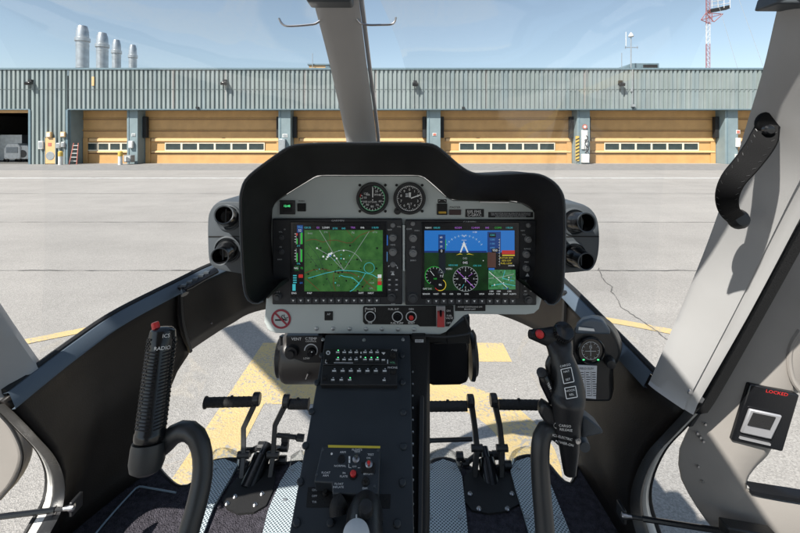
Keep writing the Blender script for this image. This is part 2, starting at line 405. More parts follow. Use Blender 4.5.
for x0, x1 in cols:
    mb = MB(); mb.bx(x0, x1, YC, YD+.2, 0, ZB-.05, COLM); mb.bx(x0+.12, x0+.18, YC-.03, YC, 0, ZB-.07, CORRD); c = mb.build('column', b, bevel=.02)
    for xx in (x0-.17, x1+.17):
        mb = MB(); mb.bx(xx-.14, xx+.14, YD-.45, YD-.1, PZ(138, YD), PZ(117, YD), BLACKM); mb.build('door_buffer', b, bevel=.03)
mb = MB(); mb.bx(-24.29, -24.16, YP+.06, YD+.2, 0, ZB-.05, COLM); mb.build('recess_wall', b)
def bay_door(x0, x1, nwin, wx0=None, wx1=None):
    z = lambda py: PZ(py, YD)
    mb = MB(); prof = []       # (y offset, z) from the top: each panel leans out at its foot
    seq = [(109, 119, 0, .03, ORNG), (119, 130.5, 0, .03, ORNG), (130.5, 138, 0, .02, ORNG), (138, 141.2, -.10, -.13, ORNL),
           (141.2, 150.4, 0, .0, ORNG), (150.4, 152.6, -.10, -.13, ORNL), (152.6, 164.2, 0, .03, ORNG)]
    for a, c, o1, o2, m in seq:
        za, zc = z(a), z(c)
        if m is ORNL:
            mb.prism([V((x0+.5, YD, za)), V((x0+.5, YD-.11, za-.06)), V((x0+.5, YD-.13, zc)), V((x0+.5, YD, zc))], (x1-x0-.6, 0, 0), m)
        else:
            mb.prism([V((x0, YD+.03, za)), V((x0, YD-.045, za)), V((x0, YD-.0, za-.1)), V((x0, YD-.015, zc+.02)), V((x0, YD+.03, zc+.02))], (x1-x0, 0, 0), m)
    mb.bx(x0, x1, YD+.035, YD+.1, 0, ZB, ORNL)
    for a in (119, 130.5, 138, 152.8): mb.bx(x0, x1, YD-.055, YD-.02, z(a)-.07, z(a)-.02, SEAMSHADE)  # dark seam strips that also paint the shadow lines under the panels
    for a in (119, 130.5): mb.prism([V((x0, YD, z(a)+.11)), V((x0, YD-.10, z(a)+.03)), V((x0, YD-.10, z(a)-.015)), V((x0, YD, z(a)-.015))], (x1-x0, 0, 0), ORNG)
    for xx in (x0+.22, x1-.22): mb.bx(xx-.18, xx+.18, YD-.09, YD-.05, 0, z(138), ORNG)
    dr = mb.build('bay_door', b, smooth=0)
    if wx0 is None: wx0, wx1 = x0+1.5, x1-1.3
    wz0, wz1 = z(150.2), z(143.6); wd = (wx1-wx0)/nwin
    for k in range(nwin):
        a = wx0+k*wd; mb = MB()
        mb.bx(a, a+wd, YD-.075, YD-.05, wz1-.0, wz1+.07, WINF); mb.bx(a, a+wd, YD-.075, YD-.05, wz0-.05, wz0+.03, WINF)
        mb.bx(a, a+.07, YD-.075, YD-.05, wz0+.03, wz1, WINF); mb.bx(a+wd-.07, a+wd, YD-.075, YD-.05, wz0+.03, wz1, WINF)
        mb.bx(a+.07, a+wd-.07, YD-.06, YD-.052, wz0+.03, wz1, WPANE); mb.build('window', dr, smooth=0)
bay_door(-24.15, -20.2, 4, -23.9, -20.35)
for (p, q) in zip(cols, cols[1:]): bay_door(p[1], q[0], 6)
bay_door(36, 45.8, 6)
LAPM = mk('sheet_lap', (.12, .15, .15), .6)
for xx in (-19.6, -8.3, 2.6, 13.6, 24.7, 35.4):
    mb = MB(); mb.bx(xx-.018, xx+.018, YP-.128, YP-.1, ZB+.02, ZT-.02, LAPM); mb.build('sheet_lap', b, smooth=0)
mb = MB(); mb.bx(-46, 46, YP-.125, YP-.101, (ZB+ZT)/2-.012, (ZB+ZT)/2+.012, LAPM); mb.build('screw_line', b, smooth=0)
for xx in (-36, -33.2, -30.4):
    mb = MB(); mb.bx(xx-1.1, xx+1.1, 36.5, 37.2, .05, 2.2, GALV); mb.build('shelf_unit', b)
# exhaust stacks on the roof
stk = [(82.5, 26, 6.7, 40), (102.3, 33, 6.2, 42.9), (116.5, 40, 4.7, 45.6), (132.8, 45, 4.3, 48)]
for px, py, hw, D in stk:
    x, zt, r = PX(px, D), PZ(py, D), hw/F*D*.83; mb = MB()
    mb.lathe((x, D, 6.4), (0, 0, 1), [(r, 0), (r, zt-7.9-.35), (r*1.03, zt-7.9-.35), (r*1.03, zt-7.9-.25), (r, zt-7.9-.25), (r, zt-7.9), (r*1.2, zt-7.85), (r*1.2, zt-7.55), (r*1.02, zt-7.5), (r*.95, zt-6.85), (r*.72, zt-6.42), (r*.6, zt-6.4), (r*.55, zt-6.9)], GALV, 20)
    mb.lathe((x, D, 6.4+(zt-7.9)*.45), (0, 0, 1), [(r, 0), (r*1.04, .01), (r*1.04, .06), (r, .07)], GALV, 20)
    mb.build('exhaust_chimney', b)
mb = MB(); x0, x1 = PX(309, 34), PX(329, 34); mb.bx(x0, x1, 34, 36, 6.5, PZ(65.3, 34), ORNL); mb.bx(x0-.1, x1+.1, 33.9, 36, PZ(65.3, 34), PZ(64, 34), CORRD)
mb.bx(PX(325.5, 34), x1+.03, 33.95, 36.02, 6.5, PZ(65.3, 34)-.01, CORRD); mb.build('roof_box', b)
mb = MB(); x = PX(313, 34); mb.tube([(x, 33.8, 6.5), (x, 33.8, PZ(54, 34))], .03, GALV, 6); mb.build('roof_aerial', b)
mb = MB(); D = 34; y0, y1 = PZ(70, D), PZ(63.3, D)
mb.prism([(PX(620, D), D, 6.5), (PX(622, D), D, y0+.1), (PX(632, D), D, y1), (PX(659, D), D, y1), (PX(659, D), D, 6.5)], (0, 2, 0), CORRD)
mb.bx(PX(643, D), PX(657, D), D-.06, D-.01, y0, y1-.12, BLACKM); mb.build('roof_hatch', b, smooth=0)
# service door in the cladding
mb = MB(); x0, x1 = PX(47, YP), PX(57, YP); mb.bx(x0, x1, YP-.17, YP-.1, .05, PZ(138, YP), ORNL)
mb.bx(x0-.06, x0-.01, YP-.19, YP-.09, 0, PZ(138, YP)+.06, COLM); mb.bx(x1+.01, x1+.06, YP-.19, YP-.09, 0, PZ(138, YP)+.06, COLM)
sd = mb.build('service_door', b)
mb = MB(); mb.lathe(((x0+x1)/2, YP-.17, .62), (0, -1, 0), [(0, .02), (.3, .02), (.32, 0)], BOXG, 16); mb.build('vent_grille', sd)
mb = MB(); mb.box(((x0+x1)/2-.02, YP-.18, 1.45), (.24, .015, .24), REDP); mb.build('door_sign', sd)
# wall lamps
def lamp(px, py, label):
    x, z = PX(px, YP), PZ(py, YP); t = thing('wall_lamp', (x, YP-.1, z), label, 'wall lamp', 'floodlights fixed high on the cladding')
    mb = MB(); mb.bx(x-.12, x+.12, YP-.3, YP-.09, z+.08, z+.22, BLACK); mb.build('bracket', t)
    mb = MB(); mb.prism([(x-.2, YP-.25, z+.1), (x-.2, YP-.55, z-.02), (x-.2, YP-.5, z-.22), (x-.2, YP-.22, z-.12)], (.4, 0, 0), BLACKG); mb.build('lamp_head', t, bevel=.02)
lamp(33, 83, 'black floodlight on the cladding above the open bay corner')
lamp(226, 83, 'black floodlight on the cladding above the second ochre door from the open bay')
lamp(415, 84, 'black floodlight on the cladding just right of the windshield pillar')
lamp(619, 84, 'black floodlight on the cladding beneath the blue roof hatch')
mb = MB(); mb.bx(PX(93, YP), PX(95.3, YP), YP-.14, YP-.09, PZ(86, YP), PZ(77, YP), ORNL); tag(mb.build('wall_plate'), 'narrow cream plate fixed to the cladding above the first ochre door', 'plate')
mb = MB(); x = PX(631.5, YP); mb.tube([(x, YP-.14, PZ(70, YP)), (x, YP-.14, PZ(106, YP))], .045, BOXG, 6); mb.bx(x-.12, x+.12, YP-.3, YP-.1, PZ(107, YP), PZ(104.5, YP), BOXG)
mb.bx(x-.14, x, YP-.2, YP-.1, PZ(92, YP), PZ(89, YP), BOXG); tag(mb.build('conduit'), 'grey conduit running down the cladding below the roof mast', 'conduit')
for px in (198.5, 463): 
    x = PX(px, YP); mb = MB(); mb.bx(x-.1, x+.1, YP-.25, YP-.1, PZ(109, YP), PZ(107, YP), BLACK)
    tag(mb.build('security_camera'), 'small dark camera under the cladding edge above the %s door' % ('second' if px < 300 else 'fourth'), 'camera')
# column furniture
def panel_box(name, px, py0, py1, w_px, m, label, cat, Y=YC, dd=.2, extra=None):
    x = PX(px, Y); hw = w_px/F*Y/2; z0, z1 = PZ(py1, Y), PZ(py0, Y)
    t = thing(name, (x, Y, z0), label, cat); mb = MB(); mb.bx(x-hw, x+hw, Y-dd, Y-.005, z0, z1, m); mb.build('casing', t, bevel=.02)
    mb = MB(); mb.bx(x-hw*.7, x+hw*.7, Y-dd-.015, Y-dd, z0+(z1-z0)*.15, z1-(z1-z0)*.15, extra or BOXG); mb.build('front_plate', t)
panel_box('notice_sign', 133.5, 133.5, 136.5, 4, BOXW, 'small white notice high on the narrow column', 'sign', dd=.03)
panel_box('electrical_box', 132, 141, 148, 4, BOXW, 'white electrical box on the narrow column', 'box', extra=BOXW)
panel_box('waste_bin', 131.5, 155, 162, 7, BOXG, 'grey bin at the foot of the narrow column beside a yellow bollard', 'bin', YC-.3, .5, BOXW)
panel_box('notice_sign', 285, 134, 137.5, 5, BOXW, 'white and grey notice on the column left of the windshield pillar', 'sign', dd=.03)
panel_box('hose_cabinet', 283, 139, 151, 6, GALV, 'bright metal cabinet on the column left of the windshield pillar', 'cabinet', dd=.3)
panel_box('notice_sign', 434.5, 133, 136, 4, BOXW, 'white notice with red stripe on the column right of the windshield pillar', 'sign', dd=.03, extra=REDP)
panel_box('notice_sign', 738, 130, 134, 4, BOXW, 'white and red notice on the column beside the right pillar strap', 'sign', dd=.03, extra=REDP)
panel_box('electrical_box', 737, 138, 147, 3.6, BOXW, 'pale electrical box on the column beside the right pillar strap', 'box', extra=BOXW)
panel_box('waste_bin', 737, 154, 159, 5, BOXW, 'pale box low on the column beside the right pillar strap', 'box', dd=.3)
panel_box('fuse_box', 42.5, 141, 149, 4.5, BOXW, 'white box on the cladding left of the ochre service door', 'box', YP-.1)
panel_box('lamp_box', 50.5, 132, 137.5, 4.5, ORNL, 'cream box with a beacon above the ochre service door', 'box', YP-.1, extra=BOXW)
panel_box('lamp_box', 64.5, 132, 137, 4.5, ORNL, 'cream box on the cladding right of the ochre service door', 'box', YP-.1, extra=BOXW)
panel_box('meter_box', 59.8, 143, 148, 3.5, BOXW, 'small white meter box just right of the ochre service door', 'box', YP-.1)
panel_box('meter_box', 64.5, 142, 147, 3, BOXW, 'small white meter box under the cream box near the leaning ladder', 'box', YP-.1)
# fuelling cabinet and hazard board on the third column
x = PX(584.5, YC); t = thing('hose_station', (x, YC, 0), 'pale hose station with gauges and red sign on the hangar column', 'hose station')
mb = MB(); mb.bx(x-.28, x+.22, YC-.35, YC-.01, .1, .75, BOXW); mb.build('base_cabinet', t, bevel=.03)
mb = MB(); mb.bx(x-.25, x+.2, YC-.1, YC-.01, 1.1, 2.5, BOXW); mb.build('back_board', t, bevel=.01)
mb = MB(); mb.tube(catmull([(x-.1, YC-.3, .8), (x+.15, YC-.35, 1.1), (x-.1, YC-.32, 1.5), (x+.1, YC-.3, 1.9), (x+.1, YC-.1, 2.1)], 18), .035, BLACK, 6)
mb.tube(catmull([(x+.1, YC-.3, .8), (x-.15, YC-.35, 1.2), (x+.0, YC-.3, 1.7)], 12), .03, STEEL, 6); mb.build('hose', t)
mb = MB(); mb.lathe((x-.03, YC-.11, 2.75), (0, -1, 0), [(.18, 0), (.18, .03), (0, .03)], REDP, 14); mb.lathe((x-.03, YC-.15, 2.75), (0, -1, 0), [(.1, 0), (0, .001)], BOXW, 14); mb.build('round_sign', t)
mb = MB(); mb.lathe((x+.05, YC-.11, 1.75), (0, -1, 0), [(.1, 0), (.1, .05), (0, .05)], STEEL, 12); mb.build('gauge', t)
x = PX(577, YC); t = thing('hazard_board', (x, YC-.05, .2), 'yellow and black striped hazard board left of the hose station', 'hazard board')
z0, z1 = PZ(161, YC), PZ(136, YC); mb = MB(); mb.bx(x-.13, x+.13, YC-.08, YC-.03, z0, z1, YELP); mb.build('board', t)
d = Draw(lambda a, c, l: V((x+a, YC-.08-l, c)))
k = z0
while k < z1-.2: d.poly([(-.13, k), (.13, k+.12), (.13, k+.22), (-.13, k+.1)], INKB, .004); k += .25
d.build('stripes', t)
def bollard(px, label):
    x = PX(px, YC-1.2); t = thing('bollard', (x, YC-1.2, 0), label, 'bollard', 'yellow topped bollards by the hangar')
    mb = MB(); mb.lathe((x, YC-1.2, 0), (0, 0, 1), [(.14, 0), (.14, .62)], BOXW, 12); mb.build('post', t)
    mb = MB(); mb.lathe((x, YC-1.2, .62), (0, 0, 1), [(.15, 0), (.15, .3), (.1, .36), (0, .38)], YELP, 12); mb.build('cap', t)
bollard(60.5, 'yellow topped white bollard beside the ochre service door'); bollard(120.3, 'yellow topped bollard in front of the narrow column')
x = PX(74, YC-.6); t = thing('step_ladder', (x, YC-.6, 0), 'rust red stepladder standing in the recess beside the first ochre door', 'ladder')
for s in (-1, 1):
    mb = MB(); mb.tube([(x+s*.27, YC-.7, 0), (x+s*.17, YC-.4, 1.55)], .035, REDP, 6); mb.build('rail', t)
for k in range(5):
    z = .25+k*.28; mb = MB(); mb.box((x, YC-.66+z*.19, z), (.46-z*.1, .12, .04), BOXW); mb.build('rung', t)
# carts inside the open bay
def cart(px, Y, w_, h_, label, kind):
    x = PX(px, Y); t = thing('ground_cart', (x, Y, 0), label, 'service cart', 'service carts inside the open bay')
    mb = MB(); mb.prism([(x-w_/2, Y, .25), (x+w_/2, Y, .25), (x+w_/2, Y, h_*.8), (x+w_*.35, Y, h_), (x-w_*.3, Y, h_), (x-w_/2, Y, h_*.7)], (0, .9, 0), BOXW); body = mb.build('body', t, bevel=.06)
    mb = MB()
    if kind: mb.lathe((x+.02, Y, h_*.5), (0, -1, 0), [(.3, 0), (.3, .04), (0, .03)], BLACK, 14)
    else: mb.bx(x-w_*.35, x+w_*.35, Y-.03, Y, h_*.5, h_*.8, BOXG)
    mb.build('front_panel', t)
    for s in (-1, 1):
        mb = MB(); mb.lathe((x+s*w_*.38, Y-.02, .18), (0, 1, 0), [(.18, 0), (.18, .15), (0, .15)], RUBBER, 12); mb.build('wheel', t)
cart(12, 33.9, 1.3, 1.5, 'white service cart at the left inside the open bay', 0)
cart(22.5, 34.0, 1.1, 1.35, 'white service cart with round black opening inside the open bay', 1)
cart(32.5, 34.4, .9, 1.5, 'white service cart at the right edge of the open bay', 0)
# roof mast with dome
D = 33; x = PX(631, D); t = thing('roof_mast', (x, D, 6.5), 'thin steel mast with a white dome and crossarm on the roof', 'antenna mast')
mb = MB(); mb.tube([(x, D, 6.5), (x, D, PZ(37, D))], .045, GALV, 8); mb.build('pole', t)
mb = MB(); mb.tube([(PX(625, D), D, PZ(47.5, D)), (PX(638, D), D, PZ(47.5, D))], .03, GALV, 6)
mb.tube([(PX(625.5, D), D, PZ(49, D)), (PX(625.5, D), D, PZ(46, D))], .03, GALV, 6); mb.tube([(PX(637.3, D), D, PZ(49, D)), (PX(637.3, D), D, PZ(46, D))], .03, GALV, 6); mb.build('crossarm', t)
mb = MB(); mb.lathe((x, D, PZ(36.7, D)), (0, 0, 1), [(.0, -.05), (.18, -.02), (.2, .03), (.12, .2), (.03, .32), (0, .34)], BOXW, 14); mb.build('dome', t)
mb = MB(); mb.tube([(PX(626, D), D, PZ(46, D)), (PX(626, D), D, PZ(32, D))], .03, BOXW, 6); mb.build('whip_aerial', t)
mb = MB(); x = PX(621.7, D); mb.tube([(x, D, 6.4), (x, D, PZ(53, D))], .03, GALV, 6); tag(mb.build('roof_rod'), 'short thin grey rod on the roof left of the domed mast', 'rod')
# lattice tower
D = 95; x = PX(707.5, D); TW = mk('tower_white', (.5, .5, .5), .5); TR = mk('tower_red', (.26, .09, .09), .5)
t = thing('lattice_tower', (x, D, 0), 'tall red and white lattice radio tower behind the hangar', 'tower')
def lattice(z0, z1, m, name):
    mb = MB(); r = .46; cs = [(x+r*math.cos(R(a)), D+r*math.sin(R(a))) for a in (90, 210, 330)]; n = max(1, round((z1-z0)/1.1))
    for cx, cy in cs: mb.tube([(cx, cy, z0), (cx, cy, z1)], .06, m, 5)
    for k in range(n):
        a, c = z0+(z1-z0)*k/n, z0+(z1-z0)*(k+1)/n
        for i in range(3):
            p, q = cs[i], cs[(i+1) % 3]; mb.tube([(*p, a), (*q, c)], .028, m, 4); mb.tube([(*q, a), (*p, c)], .028, m, 4); mb.tube([(*p, a), (*q, a)], .025, m, 4)
    mb.build(name, t, smooth=0)
zz = lambda py: PZ(py, D)
lattice(0, zz(69), TW, 'lattice_section'); lattice(zz(69), zz(44), TR, 'lattice_section'); lattice(zz(44), zz(24), TW, 'lattice_section'); lattice(zz(24), zz(-30), TR, 'lattice_section')
mb = MB()
def bar(a, c, r, m): mb.tube([P(a[0], a[1], D), P(c[0], c[1], D)], r, m, 5)
for a, c in (((701, 20), (723, 14)), ((701, 20), (706, 13)), ((706, 13), (714, 22)), ((701, 20), (711, 24)), ((714, 22), (723, 14)), ((706, 13), (722, 14)), ((712, 13), (712, 22))): bar(a, c, .09, TR)
mb.build('support_bracket', t, smooth=0)
mb = MB()
mb.prism([P(711, 9, D), P(730, 5, D), P(730, 8.5, D), P(711, 12, D)], (0, 1.2, 0), BLACKM)
for py in (-1, 3): mb.tube([P(711, py+3, D), P(730, py, D)], .08, TW, 5)
for px in (712, 718, 724, 730): mb.tube([P(px, -4, D), P(px, 8, D)], .08, TW, 5)
mb.build('platform', t, smooth=0)
for a, c in (((732, -20), (768, 80)), ((716, -4), (741, 80))):
    mb = MB(); mb.tube([P(a[0], a[1], D), P(c[0], c[1], 70)], .03, BOXG, 4); mb.build('guy_wire', t)
# ------------------------------------------------------------------ the helicopter airframe
FL = H-1.05
heli = thing('helicopter', (-.1, 0, 0), 'light helicopter seen from inside its black and grey cockpit', 'helicopter')
N_ = 40
silL = [P(2, 401, .89), P(8, 397, .90), P(40, 372, .98), P(76, 345, 1.08), P(120, 315, 1.2), P(180, 284, 1.38), P(215, 267, 1.5), P(260, 251, 1.65), P(330, 239, 1.8), P(400, 234, 1.85)]
silR = [P(690, 405, .95), P(651, 377, 1.03), P(610, 334, 1.17), P(580, 303, 1.3), P(565, 288, 1.4), P(545, 270, 1.55), P(500, 246, 1.75), P(450, 236, 1.84), P(400, 234, 1.85)]
lowL = [P(188, 350, 1.5), P(208, 336.5, 1.56), P(230, 323, 1.62), P(260, 309, 1.72), P(330, 299, 1.85), P(400, 297, 1.95)]
lowR = [P(560, 352, 1.5), P(552, 341, 1.54), P(538, 330, 1.6), P(504, 315, 1.78), P(460, 303, 1.88), P(400, 297, 1.95)]
chinL = [P(188, 350, 1.5), P(174, 375, 1.455), P(162, 410, 1.42), P(154, 440, 1.40), P(152, 458, 1.405), P(156, 466, 1.38)]
chinR = [P(560, 352, 1.5), P(569, 375, 1.45), P(574, 400, 1.425), P(577, 430, 1.40), P(579, 465, 1.385)]
def side_panel(sill, low, chin, frame, floor_, seam_i, nm):
    # sill upper run, then down the seam, chin edge, floor line, door frame edge
    mb = MB()
    a = catmull(sill, 60)
    k = min(range(60), key=lambda i: abs(a[i].y-seam_i))
    ch = catmull(chin, 12); fr = catmull(frame, 12)
    # quad grid: near part between rear boundary (frame) and front boundary (chin)
    top = a[:k+1]; n = 22
    topr = catmull(top[::3]+[top[-1]], n)
    bot = catmull([frame[-1]]+floor_+[chin[-1]], n)
    rows = []
    front = catmull([topr[-1]]+chin[0:], 12); rear = catmull([topr[0]]+frame, 12)
    for j in range(12):
        v = j/11; row = []
        for i in range(n):
            u = i/(n-1)
            p = topr[i]*(1-v)+bot[i]*v + rear[j]*(1-u)+front[j]*u - (topr[0]*(1-u)*(1-v)+topr[-1]*u*(1-v)+bot[0]*(1-u)*v+bot[-1]*u*v)
            row.append(p)
        rows.append(row)
    mb.grid(rows, SIDEP)
    mb.build('side_lining', heli, solid=.012, off=0, smooth=60)
    # forward band
    mb = MB(); up = catmull(a[k:], N_); lo = catmull([chin[0]]+low[1:], N_)
    rows = [[u.lerp(l, t)+V((0, -.035*math.sin(math.pi*t), 0)) for u, l in zip(up, lo)] for t in [i/6 for i in range(7)]]
    mb.grid(rows, SIDEP); mb.build('nose_lining', heli, solid=.014, off=0, smooth=60)
    # dark seam bead between the two
    mb = MB(); sd = catmull([up[0], up[0].lerp(lo[0], .5)+V((0, -.02, 0)), lo[0]], 10); s = 1 if nm == 'r' else -1
    mb.tube([p+V((-s*.012, -.008, 0)) for p in sd], .008, BLACK, 6); mb.build('seam_strip', heli)
frameL = [P(16, 414, .92), P(35, 434, .98), P(53, 455, 1.05), P(62, 478, 1.08), P(60, 505, 1.06), P(46, 533, 1.0), P(24, 573, .96)]
floorL = [P(45, 553, 1.085), P(70, 533, 1.146), P(110, 501, 1.247), P(140, 478, 1.33)]
frameR = [P(682, 415, .965), P(666, 432, .99), P(648, 453, 1.05), P(636, 480, 1.09), P(633, 505, 1.1), P(640, 533, 1.08), P(660, 590, 1.0)]
floorR = [P(640, 563, 1.06), P(621, 533, 1.146), P(602, 502, 1.24), P(588, 480, 1.32)]
side_panel(silL, lowL, chinL, frameL, floorL, 1.38, 'l')
side_panel(silR, lowR, chinR, frameR, floorR, 1.38, 'r')
def sill(pts, nm, s):
    c = catmull(pts, 50); mb = MB()
    # inner satin strip and outer black edge, world thickness
    rows = [[p+V((-s*dx*1.0, -dy, dz)) for p in c] for dx, dy, dz in ((-.012, .0, .006), (0.0, .0, .009), (.003, .0, .006), (.02, .006, -.017), (.021, .006, -.021), (.012, .006, -.023))]
    mb.grid(rows, SILL); mb.build('sill_strip', heli, smooth=50)
    mb = MB(); mb.tube([p+V((s*.014, .004, .006)) for p in c], .0095, BLACKM, 8); mb.build('window_seal', heli)
sill(silL[1:], 'l', -1); sill(silR[1:], 'r', 1)
# door frame edges: dark inner flange plus pale skin outside
def jamb(fr, s):
    c = catmull(fr, 30); mb = MB()
    rows = [[p+V((s*a, b_, 0)) for p in c] for a, b_ in ((-.012, -.008), (.008, -.014), (.022, -.004), (.026, .01), (.02, .03))]
    mb.grid(rows, BLACK); mb.build('door_jamb', heli, smooth=60)
    mb = MB(); rows = [[p+V((s*a, b_, 0)) for p in c] for a, b_ in ((.024, .012), (.036, .004), (.046, .01), (.05, .04))]
    mb.grid(rows, BODYP); mb.build('outer_skin', heli, smooth=60)
    mb = MB(); mb.tube([p+V((s*.054, .02, 0)) for p in c], .006, BLACKM, 6); mb.build('door_seal', heli)
jamb([silL[0]]+frameL, -1); jamb([silR[0]]+frameR, 1)
# floor
CARPET = mk('carpet_charcoal', (.075, .07, .085), .95, var=.35, scale=60, bump=.9, bscale=260, spec=.1)
def fl(px, py, dz=0): Y = (H-FL-dz)*F/(py-139); return V(((px-400)/F*Y, Y, FL+dz))
edge = [fl(156, 466), fl(166, 478), fl(178, 487), fl(192, 484), fl(204, 468), fl(215, 461), fl(240, 460), fl(262, 470), fl(290, 463), fl(340, 462), fl(424, 466), fl(432, 461), fl(446, 459), fl(462, 464), fl(486, 474), fl(508, 468), fl(517, 459), fl(532, 456), fl(546, 462), fl(562, 480), fl(572, 484), fl(579, 466)]
mb = MB(); mb.prism(edge+[V((.62, 1.25, FL)), V((.66, 1.0, FL)), V((.68, .2, FL)), V((.66, -1.5, FL)), V((-.9, -1.5, FL)), V((-.93, .9, FL)), V((-.93, 1.05, FL)), V((-.87, 1.27, FL))], (0, 0, -.03), CARPET)
mb.build('cabin_floor', heli, tri=True, smooth=0)
mb = MB(); mb.tube(catmull([e+V((0, .004, -.004)) for e in edge], 90), .007, BLACK, 8); mb.build('floor_rim', heli)
PIPE = mk('blue_piping', (.25, .33, .4), .4)
mb = MB(); mb.tube(catmull([fl(86, 545, .005), fl(112, 514, .008), fl(134, 490, .008), fl(139, 486.5, .008), fl(150, 488, .006), fl(176, 492.5, .004)], 24), .0026, PIPE, 6); mb.build('carpet_piping', heli)
# lower belly so the shadow on the apron is that of a whole machine
mb = MB(); mb.prism([V((-.85, 1.3, FL-.05)), V((-.85, -1.6, FL-.05)), V((-.6, -1.6, .3)), V((-.6, .9, .3))], (0, 0, 0), BODYP, cap=False)
mb.bx(-.8, .6, -1.8, 1.1, .32, FL-.06, BODYP); mb.build('belly', heli, bevel=.08)
# perforated foot plates
PLATE = bpy.data.materials.new('perforated_plate'); PLATE.use_nodes = True
nt = PLATE.node_tree; Nn = nt.nodes; L = nt.links; pb = Nn['Principled BSDF']; tc = Nn.new('ShaderNodeTexCoord')
mp = Nn.new('ShaderNodeMapping'); mp.inputs['Rotation'].default_value = (0, 0, R(45)); mp.inputs['Scale'].default_value = (140, 140, 140); L.new(tc.outputs['Object'], mp.inputs[0])
sx = Nn.new('ShaderNodeSeparateXYZ'); L.new(mp.outputs[0], sx.inputs[0])
def fr_(o):
    a = Nn.new('ShaderNodeMath'); a.operation = 'FRACT'; L.new(o, a.inputs[0]); c = Nn.new('ShaderNodeMath'); c.operation = 'SUBTRACT'; L.new(a.outputs[0], c.inputs[0]); c.inputs[1].default_value = .5
    e = Nn.new('ShaderNodeMath'); e.operation = 'ABSOLUTE'; L.new(c.outputs[0], e.inputs[0]); return e.outputs[0]
mn = Nn.new('ShaderNodeMath'); mn.operation = 'MAXIMUM'; L.new(fr_(sx.outputs[0]), mn.inputs[0]); L.new(fr_(sx.outputs[1]), mn.inputs[1])
rg = Nn.new('ShaderNodeMapRange'); rg.inputs['From Min'].default_value = .26; rg.inputs['From Max'].default_value = .38; L.new(mn.outputs[0], rg.inputs['Value'])
mx = Nn.new('ShaderNodeMix'); mx.data_type = 'RGBA'; mx.inputs[6].default_value = (.09, .12, .135, 1); mx.inputs[7].default_value = (.62, .70, .74, 1); L.new(rg.outputs[0], mx.inputs[0]); L.new(mx.outputs[2], pb.inputs['Base Color'])
pb.inputs['Metallic'].default_value = .25; pb.inputs['Roughness'].default_value = .4
bp = Nn.new('ShaderNodeBump'); bp.inputs['Strength'].default_value = .6; bp.inputs['Distance'].default_value = .002; L.new(rg.outputs[0], bp.inputs['Height']); L.new(bp.outputs[0], pb.inputs['Normal'])
plates = [([(180, 552), (190, 515), (203, 472), (212, 461), (224, 458.5), (238, 464), (228, 482), (214, 505), (196, 552)], [(215, 468), (231, 468), (204, 505)]),
          ([(258, 552), (268, 510), (280, 482), (289, 467), (299, 461), (304, 464), (300, 500), (290, 552)], [(293, 470), (285, 500)]),
          ([(423, 552), (423, 500), (424.5, 474), (430, 464), (443, 459), (456, 463), (462, 476), (466, 512), (470, 552)], [(431, 468), (453, 468), (430, 517), (460, 517)]),
          ([(534, 552), (524, 515), (515, 487), (510.5, 470), (516, 461), (528, 457), (540, 461), (552, 487), (566, 522), (577, 552)], [(519, 468), (537, 467), (527, 517), (559, 517)])]
lbls = ['perforated metal foot plate beside the curved stem of the ribbed stick', 'perforated metal foot plate against the left side of the console', 'perforated metal foot plate against the right side of the console', 'perforated metal foot plate below the pilot grip stick']
for (pts, scr), lb in zip(plates, lbls):
    q = [fl(a, c, .012) for a, c in pts]; ctr = sum(q, V())/len(q)
    t = thing('foot_plate', (ctr.x, ctr.y, FL), lb, 'foot plate', 'perforated foot plates on the cabin floor')
    mb = MB(); mb.prism(q, (0, 0, -.009), PLATE); mb.build('plate', t, smooth=0, tri=True)
    for a, c in scr:
        mb = MB(); mb.lathe(fl(a, c, .012), (0, 0, 1), [(.006, 0), (.006, .002), (0, .003)], GALV, 10); mb.build('screw', t)
    # clear scuff guard standing at the toe
    top = [p for p, (a, c) in zip(q, pts) if c < 480]
    mb = MB(); cc = catmull(top, 14); mb.grid([[p+V((0, .004, -.01)) for p in cc], [p+V((0, .022, .02)) for p in cc]], CLEAR); mb.build('toe_guard', t, solid=.002)
# chin windows and windshields
def loft_glass(a, c, name, bow, n=10):
    mb = MB(); a = catmull(a, 30); c = catmull(c, 30)
    rows = [[p.lerp(q, i/n)+V(bow)*math.sin(math.pi*i/n) for p, q in zip(a, c)] for i in range(n+1)]
    mb.grid(rows, GLASS); mb.build(name, heli, smooth=80)
loft_glass(chinL[::-1][:-1]+lowL, [fl(156, 466)+V((0, .01, 0)), fl(190, 484), fl(215, 461), fl(300, 462), fl(350, 461), fl(400, 460)], 'chin_window', (0, .22, -.1))
loft_glass(chinR[::-1][:-1]+lowR, [fl(579, 466), fl(560, 480), fl(530, 456), fl(486, 473), fl(440, 459), fl(400, 460)], 'chin_window', (0, .22, -.1))
roofL = [V((-.68, .3, H+.33)), V((-.66, .5, H+.335)), V((-.5, .62, H+.35)), V((-.3, .68, H+.36)), V((-.1, .7, H+.36))]
roofR = [V((.5, .3, H+.33)), V((.49, .5, H+.335)), V((.34, .62, H+.35)), V((.1, .68, H+.36)), V((-.1, .7, H+.36))]
loft_glass([p+V((-.012, .012, .015)) for p in silL[2:]], roofL[1:], 'windshield', (-.08, .22, .16))
loft_glass([p+V((.012, .012, .015)) for p in silR[1:]], roofR[1:], 'windshield', (.08, .22, .16))
